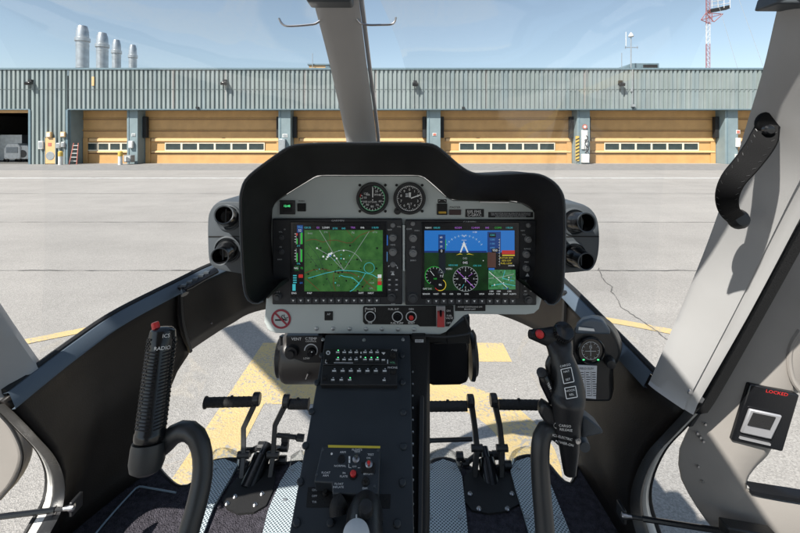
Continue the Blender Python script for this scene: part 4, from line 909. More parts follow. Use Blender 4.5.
d.rect(*q(270, 264), *q(302, 277), eK, .0038); d.text(*q(286, 271), '045', 2.4, eW, .004); d.text(*q(233, 282), 'HDG 045', 1.7, eC, .004); d.text(*q(338, 284), 'CRS 310', 1.7, eC, .004); d.text(*q(215, 298), 'VOR1', 1.9, eW, .004); d.disc(*q(365, 262), .5, eW, .0036, 8)
X, Y_ = q(150, 328); d.disc(X, Y_, 9.3, eK, .0034, 30); d.arc(X, Y_, 9, 120, 300, .5, eG, .0036); d.arc(X, Y_, 9, 300, 360, .4, eLG, .0036); d.line([(X, Y_), (X-4, Y_-5)], .4, eW, .0038); d.text(X+1, Y_+3, 'NR', 1.8, eG, .004)
for a in range(120, 360, 24): d.line([(X+7*math.cos(R(a)), Y_+7*math.sin(R(a))), (X+8.6*math.cos(R(a)), Y_+8.6*math.sin(R(a)))], .3, eW, .0038)
X, Y_ = q(176, 368); d.disc(X, Y_, 6.5, eK, .0039, 24); d.arc(X, Y_, 5.6, -60, 110, .7, eY, .004); d.arc(X, Y_, 5.6, 110, 150, .7, eR, .004); d.text(X, Y_, '96', 2.2, eW, .0042); d.text(*q(182, 330), '7.2', 2.1, eW, .0042); d.rect(*q(166, 306), *q(196, 318), eDG, .0036)
d.rect(*q(387, 302), *q(506, 392), INSG, .0034)
for pts, m in ([((390, 310), (430, 345), (470, 380)), eW], [((400, 372), (450, 362), (505, 372)), eC], [((460, 305), (450, 340), (500, 350)), eC], [((388, 340), (440, 335), (500, 320)), eLG]): pl(pts, .55, m, .0037)
for k in range(22): d.disc(*q(random.uniform(392, 502), random.uniform(308, 388)), random.uniform(.3, .8), random.choice([eK, eK, eW, eB]), .0039, 6)
d.rect(*q(388, 294), *q(414, 303), eB, .004)
d.rect(*q(385, 388), *q(506, 400), eK, .0036)
for x, t_ in zip((115, 158, 192, 225, 258, 292, 358, 400, 430, 462, 494), ('SENSOR', 'INSET', 'PFD', 'OBS', 'CDI', 'DME', 'XPDR', 'IDENT', 'TMR', 'NRST', 'ALERTS')): d.text(*q(x, 408), t_, 1.5, eW, .004)
d.text(*q(120, 385), 'OAT 21C', 1.6, eW, .004)
for x in (400, 432, 478): d.text(*q(x, 396), '1200', 1.6, eW, .0042)
d.build('screen', D2)
# knobs and legends of the bezels
for x, y, r in ((620, 122, 2.3), (620, 181, 3.6), (620, 250, 3.8), (620, 312, 2.6), (614, 468, 4.2), (82, 180, 2.6), (82, 250, 2.6), (62, 466, 3.7)): knob(*c1(x, y), r, D1, .011 if r > 3 else .007, m=KNOBM if x > 100 and y < 330 else KEYM)
for x, y, r in ((57, 105, 2.2), (58, 168, 3.9), (58, 234, 3.9), (57, 432, 5), (570, 112, 2.2), (568, 174, 3.2), (560, 240, 3.4), (560, 302, 3.2), (568, 440, 4)): knob(*c2(x, y), r, D2, .012 if r > 3 else .007, m=KNOBM if y < 310 else KEYM)
for D, f_, q in ((D1, f1, c1), (D2, f2, c2)):
    for i in (0, 1):
        for j in range(3):
            x, y = (q(604+i*34, 378+j*24) if D is D1 else q(550+i*27, 352+j*22)); mb = MB()
            mb.prism([f_(x-1.9, y-1.3, .002), f_(x+1.9, y-1.3, .002), f_(x+1.9, y+1.3, .002), f_(x-1.9, y+1.3, .002)], (0, .002, 0), KEYM)
            vs = Draw(f_, mb); vs.rect(x-1, y-.4, x+1, y+.4, INKG, .0024); mb.build('key', D)
d = Draw(f1)
for x, y, t_, h in ((605, 140, 'NAV', 1.7), (650, 125, 'VOL', 1.5), (620, 212, 'HDG', 1.6), (618, 342, 'FMS', 1.6), (620, 448, 'FMS', 1.6), (622, 495, 'PUSH', 1.2), (82, 150, 'VOL', 1.4), (82, 222, 'SQ', 1.4), (70, 438, 'ALT', 1.6), (102, 138, 'ID', 1.4), (78, 282, 'BARO', 1.3)): d.text(*c1(x, y), t_, h, INKG, .0006)
d.rect(*c1(590, 165), *c1(596, 215), eB, .0007); d.rect(*c1(590, 245), *c1(594, 292), eSky2, .0007)
for a in range(200, 345, 35): d.arc(*c1(620, 325), 4.6, a, a+22, .9, INKG, .0007, 4)
d.poly([c1(620, 340), c1(611, 357), c1(629, 357)], INKG, .0007); d.text(*c1(356, 96), 'GARMIN', 1.9, INKG, .0008, sx=1.3); d.build('legends', D1)
d = Draw(f2)
for x, y, t_, h in ((40, 125, 'COM', 1.7), (75, 132, 'EMERG', 1.2), (58, 205, 'CRS', 1.6), (58, 263, 'BARO', 1.6), (57, 407, 'ALT', 1.6), (540, 132, 'NAV', 1.5), (545, 150, 'VOL', 1.4), (560, 212, 'RANGE', 1.5), (556, 270, 'PAN', 1.5), (552, 412, 'CLR', 1.6), (568, 462, 'PUSH', 1.2)): d.text(*c2(x, y), t_, h, INKG, .0006)
d.poly([c2(560, 318), c2(551, 333), c2(569, 333)], INKG, .0007); d.text(*c2(306, 94), 'GARMIN', 1.9, INKG, .0008, sx=1.3); d.build('legends', D2)
mb = MB(); mb.prism([P(402.6, 225, YI-.012), P(404.9, 225, YI-.012), P(404.7, 271, YI-.012), P(402.9, 271, YI-.012)], (0, .012, 0), FASCIA); mb.build('sun_streak_bar', ip)  # raised pale bar stands in for the sun streak between the displays
# round gauges
def gauge(cx, cy, lab, kind):
    k = YI/F; mb = MB(); r = 16.1*k
    mb.lathe(P(cx, cy, YI), (0, -1, 0), [(r, 0), (r, .006), (r*.96, .009), (r*.84, .009), (r*.8, .004), (0, .004)], BLACK, 40); g = mb.build('round_gauge', ip); tag(g, lab)
    f = lambda x, y, l: P(cx+x, cy+y, YI)+V((0, -.004-l, 0)); d = Draw(f)
    d.disc(0, 0, 12.9, INKB, .0003, 36)
    if kind == 0:
        d.arc(0, 0, 12.2, -85, 185, .8, GREENI, .0006, 48); d.arc(0, 0, 12.2, 185, 200, .8, RED, .0006, 6)
        for a in range(-90, 200, 15): c_, s_ = math.cos(R(a)), math.sin(R(a)); d.line([(10.2*c_, 10.2*s_), (12*c_, 12*s_)], .55, WHITE, .0008)
        for a, t_ in ((-60, '20'), (-25, '40'), (20, '60'), (55, '70'), (92, '80'), (128, '90'), (155, '100'), (185, '110'), (215, '120')): d.text(8.1*math.cos(R(a)), 8.1*math.sin(R(a)), t_, 2.3, WHITE, .0008)
        d.text(-1.8, 3.6, 'KTS', 2, WHITE, .0008); d.text(2.6, 3.6, 'KM', 1.8, WHITE, .0008); d.text(-4.4, -3.6, 'AIR', 1.9, WHITE, .0008); d.text(3.6, -3.6, 'SPD', 1.9, WHITE, .0008)
        d.line([(0.2, 2), (.4, -10.5)], 1.0, WHITE, .0022)
    else:
        d.arc(0, 0, 12.4, 0, 360, .35, WHITE, .0006, 48)
        for a in range(0, 360, 9): c_, s_ = math.cos(R(a)), math.sin(R(a)); d.line([((10.3 if a % 36 == 0 else 11.3)*c_, (10.3 if a % 36 == 0 else 11.3)*s_), (12.2*c_, 12.2*s_)], .5, WHITE, .0008)
        for k_ in range(10): a = -90+36*k_; d.text(8.7*math.cos(R(a)), 8.7*math.sin(R(a)), str(k_), 2.6, WHITE, .0008)
        d.rect(-4, -5, -1, -1.5, INKG, .0008); d.text(-2.5, -3.2, '09', 2.4, INKB, .001); d.rect(-.6, -6, 1.4, -1, WHITE, .001); d.text(0, 5.6, 'ALT', 2.2, WHITE, .0008)
        d.line([(1.5, -.3), (11.5, -3.9)], 1.1, WHITE, .0022); d.line([(0, 0), (1.2, -6)], .9, WHITE, .002)
    d.build('dial', g)
    mb = MB(); mb.lathe(P(cx, cy, YI-.004), (0, -1, 0), [(.0022, 0), (.0022, .003), (0, .003)], BLACK, 10); mb.build('hub', g)
    for a, c in ((-12.8, -13), (12.8, -13), (-12.8, 13), (12.8, 13)):
        mb = MB(); mb.lathe(P(cx+a, cy+c, YI), (0, -1, 0), [(.0032, 0), (.003, .002), (0, .0022)], BLACKM, 10); mb.build('screw', g)
gauge(372.6, 198.2, 'round airspeed gauge with a green arc', 0); gauge(409.4, 198.2, 'round altimeter with a setting knob', 1)
knob(397.5, 211, 3.3, ip, .014, Y=YI-.002)
# small panel fittings
def plate(x0, y0, x1, y1, name, m, par, Y=YI, t=.004, bev=.0008):
    mb = MB(); mb.prism([P(x0, y0, Y-t), P(x1, y0, Y-t), P(x1, y1, Y-t), P(x0, y1, Y-t)], (0, t, 0), m); return mb.build(name, par, bevel=bev)
fp = lambda x, y, l: P(x, y, YI)+V((0, -.004-l, 0))
k = plate(279.5, 200.5, 295, 214.5, 'clock_module', BLACK, ip)
d = Draw(fp); d.rect(283, 203, 292.5, 211.5, INKB, .0006); d.text(287.5, 205.8, '12:45', 2.3, GREENL, .001); d.line([(280, 201.5), (280, 213.5)], .3, INKG, .0006); d.build('readout', k)
k = plate(297.3, 203.5, 305.7, 211.5, 'square_button', BLACKM, ip); d = Draw(lambda x, y, l: P(x, y, YI-l)); d.text(301.5, 201.3, 'PUSH', 1.8, INKB, .0006); d.build('button_legend', k)
k = plate(437, 203.8, 447.3, 215, 'annunciator', BLACKM, ip); d = Draw(fp); d.rect(438.4, 211.2, 446, 213.2, AMBER, .0006); d.rect(437.8, 199.3, 446.6, 203, INKB, -.0034)
d.line([(438.5, 201), (440, 200.2)], .4, WHITE, -.003); d.line([(444, 200.2), (445.8, 201)], .4, WHITE, -.003); d.build('amber_legend', k)
k = plate(449.3, 209.8, 461, 215, 'indicator', mk('dark_maroon', (.05, .022, .022), .4), ip); d = Draw(lambda x, y, l: P(x, y, YI-l)); d.text(455, 207.4, 'MASTER', 2.2, INKB, .0006); d.build('indicator_legend', k)
k = plate(465.4, 209.2, 484, 217.2, 'registration_plate', INKB, ip, t=.002); d = Draw(lambda x, y, l: P(x, y, YI-.002-l)); d.text(474, 211.9, '505 FMS', 3, WHITE, .0006); d.text(474.5, 215.1, 'C-GRKC', 2.8, WHITE, .0006); d.build('plate_text', k)
k = plate(488.3, 212, 533.2, 217.6, 'placard', INKB, ip, t=.0015); d = Draw(lambda x, y, l: P(x, y, YI-.0015-l)); d.text(510.7, 213.5, 'THIS HELICOPTER MUST BE OPERATED IN COMPLIANCE', 1.3, INKG, .0006, sx=.9); d.text(510.7, 215.1, 'WITH THE OPERATING LIMITATIONS SPECIFIED IN THE', 1.3, INKG, .0006, sx=.9); d.text(510.7, 216.7, 'APPROVED ROTORCRAFT FLIGHT MANUAL', 1.3, INKG, .0006, sx=.9); d.build('plate_text', k)
k = plate(455, 305.2, 485.5, 311.2, 'placard', INKB, ip, t=.0015); d = Draw(lambda x, y, l: P(x, y, YI-.0015-l)); d.text(470, 306.9, 'AVOID CONTINUOUS OPS', 1.5, WHITE, .0006); d.text(470, 309.3, 'BELOW LIMIT', 1.4, WHITE, .0006); d.build('plate_text', k)
# no smoking sign
WD = mk('sticker_pale', (.5, .53, .53), .5); DR = mk('sign_dark_red', (.3, .03, .05), .5)
mb = MB(); mb.lathe(P(281, 319, YI), (0, -1, 0), [(10.2*YI/F, 0), (10.2*YI/F, .001), (0, .001)], WD, 32); k = mb.build('no_smoking_sign', ip)
d = Draw(lambda x, y, l: P(281+x, 319+y, YI-.001-l)); d.arc(0, 0, 8.8, 0, 360, 2.1, DR, .0006, 40); d.rect(-6, .2, 3.5, 1.9, INKB, .0005); d.rect(4, .2, 5, 1.9, INKB, .0005); d.rect(5.4, .2, 6.2, 1.9, INKB, .0005)
d.arc(3.2, -2.2, 2.4, 60, 230, .8, INKB, .0005, 10); d.arc(5, -3, 2.2, 30, 220, .8, INKB, .0005, 10); d.line([(-6.2, -6.2), (6.2, 6.2)], 1.9, DR, .0008); d.build('pictogram', k)
k = plate(324.5, 311.5, 332.8, 320.5, 'socket_plate', BLACKM, ip, t=.002); d = Draw(lambda x, y, l: P(x, y, YI-.002-l)); d.text(328.7, 314.3, 'AP', 2.2, INKG, .0005); d.build('plate_text', k)
# switch strip
mb = MB(); mb.prism([P(a, c, YI-.003) for a, c in ((364, 306.4), (453.6, 305.6), (454, 319), (449, 326.6), (420, 326.6), (417.5, 324.8), (365, 324.4), (363, 322), (363, 308))], (0, .003, 0), BLACKM); ss = mb.build('switch_strip', ip, bevel=.0008)
d = Draw(lambda x, y, l: P(x, y, YI-.003-l))
for x in (370.2, 397.4, 411.2): d.arc(x, 316.7, 5.0, 0, 360, .9, INKG, .0006, 30)
for x, y, t_ in ((370.2, 309.2, 'PANEL'), (370, 323, 'OFF'), (393.5, 309.2, 'FUEL SHT'), (397, 323.2, 'FUEL PUMP'), (411.2, 309.2, 'GEN'), (411.4, 323.2, 'RESET'), (448.5, 310.8, 'ON'), (449.4, 315.8, 'FUEL'), (449.4, 318.2, 'VALVE'), (448.7, 323, 'OFF')): d.text(x, y, t_, 1.9, WHITE, .0006)
d.line([(365.3, 312), (365.3, 308), (367, 308)], .4, WHITE, .0006); d.line([(375.2, 312), (375.2, 308), (373.6, 308)], .4, WHITE, .0006); d.build('legends', ss)
for x, m in ((370.2, BLACKG), (397.4, BLACKG)): knob(x, 316.7, 3.8, ss, .006, m, YI-.003, False)
knob(411.2, 317, 3.4, ss, .006, BLACKG, YI-.003, False)
mb = MB(); mb.lathe(P(411.2, 317.3, YI-.009), (0, -1, 0), [(.0052, 0), (.005, .004), (0, .005)], RED, 16); mb.build('red_button', ss)
gd = plate(436.4, 306.3, 445.3, 327.2, 'guard_frame', SILVER, ss, YI-.003, .004); mb = MB()
mb.prism([P(a, c, YI-.014) for a, c in ((437.6, 312), (444.3, 312), (444.6, 327.4), (437.2, 327.4))], (0, .010, 0), REDG); mb.build('red_guard', ss, bevel=.001)
mb = MB(); mb.tube([P(440.8, 316, YI-.012), P(440.8, 311, YI-.024)], .0026, BLACKG, 8); mb.build('toggle', ss)

# ------------------------------------------------------------------ air vent pods
def vent_pod(outl, nozzles, label, s):
    Y = 1.0; c = P((outl[0][0]+outl[-1][0])/2, 236, Y)
    t = thing('air_vent_pod', P(outl[0][0], 273, Y), label, 'air vent', 'twin air vents beside the instrument panel')
    sm = catmull([V((a, b_, 0)) for a, b_ in outl], 40)
    mb = MB(); o1 = [P(p.x, p.y, Y) for p in sm]; ctr = sum(o1, V())/len(o1)
    sh = lambda k, dy: [ctr+(p-ctr)*k+V((0, dy, 0)) for p in o1]
    g = mb.grid([sh(.93, -.004), sh(.965, -.003), sh(.99, .003), sh(1, .012), sh(.97, .12)], POD, closed=True); mb.face(g[0], 0); mb.face(g[-1], 0)
    mb.build('pod_body', t, smooth=50)
    xs = [p[0] for p in outl]; mb = MB(); mb.bx(PX(min(xs)+1, Y), PX(max(xs)-1, Y), Y-.0052, Y-.0035, PZ(236.6, Y), PZ(235.6, Y), BLACKM); mb.build('joint_line', t)
    for (bx_, by_, br, ox, oy, orr, flap) in nozzles:
        kk = Y/F; base = P(bx_, by_, Y-.004)
        mb = MB(); mb.lathe(base, (0, -1, 0), [(br*kk*1.08, 0), (br*kk*1.05, .004), (br*kk*.95, .005), (br*kk*.86, .0), (br*kk*.8, -.02), (0, -.02)], POD, 32); ring_ = mb.build('socket_ring', t)
        tgt = P(ox, oy, Y-.058); ax = (tgt-(base+V((0, .01, 0)))).normalized(); L_ = (tgt-base).length; r1 = br*kk*.80; r2 = orr*kk*.93
        mb = MB(); mb.lathe(base, ax, [(r1*.5, -.012), (r1*.93, -.006), (r1, .004), (r1*.97, .014), (r2*1.08, L_*.55), (r2*1.02, L_*.62), (r2*1.04, L_), (r2*1.0, L_+.002), (r2*.9, L_), (r2*.84, L_*.6), (r2*.7, L_*.3), (0, L_*.25)], BLACKG, 32); nz = mb.build('nozzle', t, smooth=40)
        mb = MB(); mb.lathe(base, ax, [(r2*.9, L_+.0012), (r2*1.03, L_+.0022), (r2*1.045, L_+.0008)], POD, 32); mb.build('lip', nz)
        mb = MB(); mb.box(base+ax*L_*.62, (.0025, .0025, r2*1.5), POD, ax.to_track_quat('Y', 'Z').to_matrix()); mb.build('flap', nz)
vent_pod([(246, 201), (224, 200.5), (216, 203), (211, 209), (208.5, 218), (208.3, 240), (209.5, 260), (213, 266.5), (221, 270.5), (246, 275)],
         [(228.5, 217.5, 12.3, 225, 213.5, 9.2, 1), (227.5, 249.5, 12.8, 220.5, 256.5, 8.7, 0)], 'grey pod with two black air nozzles left of the instrument panel', -1)
vent_pod([(560, 202.5), (575, 203), (587, 206), (594.5, 213), (598, 224), (599, 240), (597.5, 256), (594, 266), (587, 271.3), (560, 274)],
         [(574, 221.5, 13, 586.5, 222, 9.6, 1), (573.5, 255, 12.8, 586.5, 261.5, 8.8, 0)], 'grey pod with two black air nozzles right of the instrument panel', 1)

# ------------------------------------------------------------------ centre console
A, B, C = P(325, 335, .95), P(410, 335, .95), P(290, 533, .65)
CN = (B-A).cross(C-A).normalized()
if CN.z < 0: CN = -CN
EYE = V((0, 0, H))
def K(px, py, l=0):
    r = V(((px-400)/F, 1, -(py-139)/F)); base = A+CN*l; t = (base-EYE).dot(CN)/r.dot(CN); return EYE+r*t
def Kf(px, py, l): return K(px, py, 0)+CN*l     # printed on the slope, lifted by l
cons = thing('centre_console', (-.075, .7, FL), 'sloping blue black centre console between the pedals', 'console')
mb = MB(); edge_ = [K(325.5, 335), K(410, 335), K(414.5, 560), K(284.5, 560)]; ztop = edge_
mb.prism(edge_, tuple(CN*-.012), CONSOLE); mb.build('top_plate', cons, bevel=.002)
mb = MB(); e2 = [K(327, 336.5)-CN*.012, K(409, 336.5)-CN*.012, K(412, 560)-CN*.012, K(287, 560)-CN*.012]; lo = [V((p.x, p.y, FL)) for p in e2]; g = mb.grid([e2, lo], BLACKM, closed=True); mb.build('body', cons, smooth=0)
mb = MB(); q = [K(405, 338, -.016), K(430, 338, -.02), K(427, 395, -.03), K(427, 560, -.03), K(404, 560, -.02)]; mb.prism(q, (0, 0, -.4), BLACKM); mb.build('side_rail', cons, bevel=.003)
mb = MB(); mb.prism([K(419, 395, -.012), K(424, 395, -.012), K(422, 540, -.012), K(417, 540, -.012)], (0, 0, -.02), BLACK); mb.build('rail_trim', cons, bevel=.002)
for k_ in range(14):
    mb = MB(); mb.lathe(K(412.8+.1*(k_ % 2), 372+k_*12, -.004), CN, [(.002, 0), (.0015, .002), (0, .002)], GALV, 6); mb.build('edge_fastener', cons)
for a, c in ((322, 356), (317, 383), (311.5, 412), (305.5, 446), (300.5, 482), (297, 523), (330.5, 523), (402, 356), (402.8, 383), (403.3, 413), (403.3, 447), (402.3, 483), (397, 524)):
    mb = MB(); mb.lathe(K(a, c), CN, [(.0058, 0), (.0058, .003), (.0045, .0045), (0, .005)], CONSOLE, 16); s_ = mb.build('fastener', cons)
for a, c in ((323, 339.5), (364, 340), (403, 339.5)):
    mb = MB(); mb.lathe(K(a, c), CN, [(.004, 0), (.003, .002), (0, .0025)], GALV, 10); mb.build('screw', cons)
# audio panels
def kbox(quad, h, name, m, par, bev=.001):
    mb = MB(); top = [K(*p)+CN*h for p in quad]; mb.prism(top, tuple(-CN*h), m); return mb.build(name, par, bevel=bev)
ca = lambda x, y: (310+x/7.62, 345+y/7.62)
up = kbox([ca(112, 55), ca(668, 60), ca(668, 180), ca(100, 178)], .012, 'upper_audio_panel', BLACK, cons)
lw = kbox([ca(98, 184), ca(662, 184), ca(665, 335), ca(85, 330)], .012, 'lower_audio_panel', BLACK, cons)
def kbtn(x, y, wd_, hg, par, ink=WHITE, led=None, h=.012):
    px, py = ca(x, y); a, c = wd_/7.62/2, hg/7.62/2; mb = MB()
    mb.prism([K(px-a, py-c)+CN*(h+.003), K(px+a, py-c)+CN*(h+.003), K(px+a, py+c)+CN*(h+.003), K(px-a, py+c)+CN*(h+.003)], tuple(-CN*.003), KEYM)
    dd = Draw(lambda x_, y_, l: K(x_, y_)+CN*(h+.003+l), mb); dd.rect(px-a*.75, py-c*.35, px+a*.75, py+c*.5, ink, .0004)
    if led: dd.rect(px-a*.3+.4, py-c-1.6, px+a*.3+.4, py-c-.6, led, -.002)
    mb.build('button', par)
for i, x in enumerate((215, 264, 310, 355, 421, 466, 513)):
    kbtn(x, 90, 34, 22, up, led=GREENL if i == 0 else INKG); kbtn(x-1 if i < 4 else x, 145, 34, 22, up, led=GREENL if i in (0, 4, 5, 6) else INKG)
kbtn(560, 148, 34, 20, up)
d = Draw(lambda x, y, l: K(x, y)+CN*(.012+l)); d.disc(*ca(142, 88), 2.2, INKG, .0005, 12); d.disc(*ca(142, 90), 1.0, INKB, .0008, 10); d.poly([ca(545, 85), ca(576, 85), ca(562, 104)], WHITE, .0005); d.text(*ca(642, 72), 'OFF', 2.6, WHITE, .0005); d.text(*ca(630, 164), 'VOL', 2, GREENI, .0005)
d.line([ca(185, 164), ca(330, 166)], .7, INKG, .0005); d.rect(*ca(386, 80), *ca(396, 95), WHITE, .0005); d.rect(*ca(383, 112), *ca(394, 128), WHITE, .0005); d.rect(*ca(588, 140), *ca(596, 172), INKG, .0005); d.line([ca(125, 140), ca(120, 165), ca(135, 167)], .5, WHITE, .0005); d.build('legends', up)
def kknob(px, py, r, h, m, par, base=0, name='knob', n=18):
    mb = MB(); mb.lathe(K(px, py)+CN*base, CN, [(r, 0), (r*.95, h*.6), (r*.8, h*.65), (r*.7, h), (0, h)], m, n); return mb.build(name, par)
kknob(*ca(632, 115), .006, .014, BLACKM, up, .012); kknob(*ca(142, 150), .003, .006, BLACKM, up, .012)
for x in (188, 252, 314, 376, 440, 503, 570): kbtn(x, 232, 38, 24, lw, led=INKG)
for i, x in enumerate((178, 242, 306)): kbtn(x, 300, 32, 22, lw, led=GREENL if i == 2 else INKG)
kbtn(566, 303, 30, 22, lw, led=INKG)
d = Draw(lambda x, y, l: K(x, y)+CN*(.012+l)); d.rect(*ca(95, 255), *ca(140, 300), INKB, .0005); d.rect(*ca(610, 212), *ca(660, 255), INKB, .0005); d.text(*ca(630, 202), 'PHONE', 2.2, WHITE, .0006); d.build('legends', lw)
kknob(*ca(118, 285), .0035, .006, BLACKM, lw, .0125); kknob(*ca(635, 235), .005, .006, BLACKM, lw, .0125)
# float control box
cb = lambda x, y: (310+x/8.89, 440+y/8.89)
hB = .03
def K2(px, py, l=0):        # top face of the raised box
    return K(px, py, hB+l)
mb = MB(); top = [K2(*cb(*p)) for p in ((108, 55), (625, 62), (610, 480), (200, 478), (195, 380), (35, 372))]; mb.prism(top, tuple(-CN*hB), CONSOLE)
fb = mb.build('float_control_box', cons, bevel=.0018)
kf = lambda x, y, l: K2(x, y)+CN*l
d = Draw(kf); d.poly([cb(160, 45), cb(625, 55), cb(624, 75), cb(162, 68)], YEL, .0006)
for x, y, t_, h in ((293, 110, 'ARM', 2.2), (268, 232, 'NORMAL', 2.2), (418, 88, 'FLOATS', 2.2), (420, 108, 'TEST', 2.2), (540, 132, 'TEST', 2.2), (520, 162, 'ON', 1.9), (395, 238, 'OFF', 1.9), (142, 292, 'FLOAT', 2.2), (140, 318, 'ARM', 2.2), (303, 295, 'IN', 2.2), (300, 325, 'FLATE', 2.2), (520, 302, 'BRIGHT', 2.2), (258, 392, 'FLOAT', 2.2), (252, 420, 'INFLATE', 2.2), (488, 432, 'DIM', 2.2)): d.text(*cb(x, y), t_, h*.98, WHITE, .0006)
d.line([cb(345, 215), cb(345, 245), cb(368, 248)], .5, WHITE, .0006); d.line([cb(425, 248), cb(445, 248)], .5, WHITE, .0006); d.rect(*cb(343, 145), *cb(358, 205), WHITE, .0006); d.text(*cb(350, 175), 'M', 1.2, INKB, .001); d.build('legends', fb)
def k2lathe(x, y, prof, m, name, par=fb, n=18):
    mb = MB(); mb.lathe(K2(*cb(x, y)), CN, prof, m, n); return mb.build(name, par)
k2lathe(280, 170, [(.0062, 0), (.0060, .002), (.0048, .002), (.0045, .0006), (0, .0006)], BLACKM, 'socket')
k2lathe(410, 172, [(.0058, 0), (.0058, .002), (.0035, .003), (.0035, .001), (0, .001)], STEEL, 'toggle_nut'); mb = MB(); p = K2(*cb(410, 172)); mb.tube([p, p+CN*.013+V((.002, .004, 0))], [.0014, .0022], STEEL, 8); mb.build('toggle', fb)
mb = MB(); mb.prism([K2(*cb(455, 195), .003), K2(*cb(580, 200), .003), K2(*cb(575, 290), .003), K2(*cb(455, 285), .003)], tuple(-CN*.003), BLACKM); mb.build('switch_plate', fb, bevel=.0008)
k2lathe(525, 225, [(.006, .003), (.006, .005), (.0042, .006), (.0042, .004), (0, .004)], STEEL, 'toggle_nut'); mb = MB(); p = K2(*cb(525, 225)); mb.tube([p, p+CN*.014+V((0, -.003, 0))], [.0016, .0028], RED, 8); mb.build('red_toggle', fb)
k2lathe(385, 312, [(.0068, 0), (.0066, .003), (.0055, .003)], BLACKM, 'button_ring'); k2lathe(385, 310, [(.0048, .0), (.0048, .006), (.003, .008), (0, .008)], RED, 'red_button')
k2lathe(495, 372, [(.0064, 0), (.006, .003), (.0035, .004), (.003, .012), (0, .013)], BLACKM, 'knob')
for x, y in ((115, 88), (60, 308), (605, 92), (575, 410)): k2lathe(x, y, [(.0024, 0), (.002, .0012), (0, .0015)], POD, 'screw')
k2lathe(193, 122, [(.0018, 0), (.0015, .001), (0, .0012)], WHITE, 'lamp_dot')
mb = MB(); mb.prism([K(308, 487, .001), K(331, 487, .001), K(331, 507, .001), K(306, 507, .001)], tuple(-CN*.001), BLACKM); mb.build('recess_plate', cons); mb = MB(); mb.prism([K(378, 494, .001), K(391, 494, .001), K(390, 508, .001), K(377, 508, .001)], tuple(-CN*.001), BLACKM); mb.build('recess_plate', cons)
d = Draw(Kf)
for k_, t_ in enumerate(('ON', 'OFF', 'T/R')): d.text(314.5, 490.5+k_*6, t_, 2.3, INKG, .0016)
d.build('recess_legend', cons)
kknob(325.5, 494, .0045, .01, BLACKM, cons)
# post with dial at the bottom
t = thing('throttle_post', K(366, 540), 'black upright post with a white tipped dial at the foot of the console', 'control post')
mb = MB(); a = K(368, 498, .0); mb.tube([K(361, 585, .05), K(363, 545, .045), K(365, 516, .032), K(366, 508, .012)], [.029, .0285, .027, .024], BLACK, 26); mb.build('post', t)
mb = MB(); mb.lathe(K(366, 508, .078), (0, -.5, .9), [(.0, .008), (.009, .006), (.0105, 0), (.0105, -.008)], BLACK, 18); mb.build('cap_knob', t)
mb = MB(); c0 = K(356, 534, .085); mb.lathe(c0, (0, -.35, .9), [(.0, .006), (.012, .005), (.0175, .002), (.0185, -.004), (.0185, -.03)], INKG, 26); mb.build('white_dial', t)
mb = MB(); mb.tube([K(356.5, 521, .084), K(356.5, 515, .072)], .0012, WHITE, 6); mb.build('pointer', t)
mb = MB(); mb.tube(catmull([K(343, 500, .02), K(338, 506, .02), K(338, 515, .015)], 8), [.013]*8, BLACKM, 14); mb.build('side_boss', t)

# ------------------------------------------------------------------ blowers under the panel
DRUM = mk('drum_brown_black', (.045, .04, .036), .35, var=.2, rvar=.08)
t = thing('vent_blower', P(310, 385, 1.0), 'brownish black blower drum with vent knob under the left of the panel', 'blower')
mb = MB(); Y = 1.04; z0 = PZ(358, Y); r = 25/F*Y; mb.lathe((PX(283, Y), Y+.01, z0), (1, 0, 0), [(0, 0), (r*.86, 0), (r*.95, .004), (r, .012), (r, .15), (0, .15)], DRUM, 40); mb.build('drum', t)
mb = MB(); mb.lathe((PX(283, Y)-.001, Y+.01, z0), (-1, 0, 0), [(r*.8, 0), (r*.8, .008), (r*.7, .012), (r*.5, .014), (0, .014)], BLACK, 30); mb.build('end_cap', t)
mb = MB(); mb.tube([P(281, 336, .985), P(281, 345, .985)], .004, BLACK, 8); mb.build('bracket', t)
def pp(Y): return lambda x, y, l: P(x, y, Y)+V((0, -l, 0))
mb = MB(); mb.prism([P(a, c, .975) for a, c in ((286, 336), (323, 336), (321, 363), (305, 363), (286, 356))], (0, .02, 0), BLACK); kp = mb.build('knob_plate', t, bevel=.002)
d = Draw(pp(.975)); d.text(296.5, 339, 'VENT', 3, WHITE, .0006); d.text(311, 338.6, 'C.TEMP', 2.6, WHITE, .0006); d.text(311, 341.2, 'CONTROL', 1.7, WHITE, .0006); d.arc(311, 350.5, 6.4, 180, 400, 1.1, INKG, .0006, 20); d.text(306.5, 358.3, 'LOW', 2, WHITE, .0006); d.build('legends', kp)
knob(292, 351, 6.4, t, .018, BLACK, .975); knob(311.5, 351.5, 4.0, t, .016, BLACKG, .975)
mb = MB(); mb.lathe(P(311.8, 352, .958), (0, -1, 0), [(.0015, 0), (0, .0012)], WHITE, 8); mb.build('knob_dot', t)
mb = MB(); c0 = P(306, 379, .985); mb.tube([c0, c0+V((.006, -.002, .014))], [.0022, .003], STEEL, 8); mb.build('clip', t)
t = thing('vent_blower', P(448, 386, 1.0), 'square black blower box with vent knob under the right of the panel', 'blower')
mb = MB(); mb.prism([P(a, c, .99) for a, c in ((428, 342), (468, 341), (469, 345), (469, 378), (467, 383), (460, 385.5), (433, 386), (428, 384))], (0, .12, 0), BLACKG); mb.build('box', t, bevel=.005)
mb = MB(); Y = 1.03; mb.lathe((PX(469, Y), Y, PZ(356, Y)), (1, 0, 0), [(.0, .0), (.052, 0), (.054, .004), (.054, .009), (.046, .012), (.043, .016), (0, .016)], BLACK, 36); mb.build('end_cap', t)
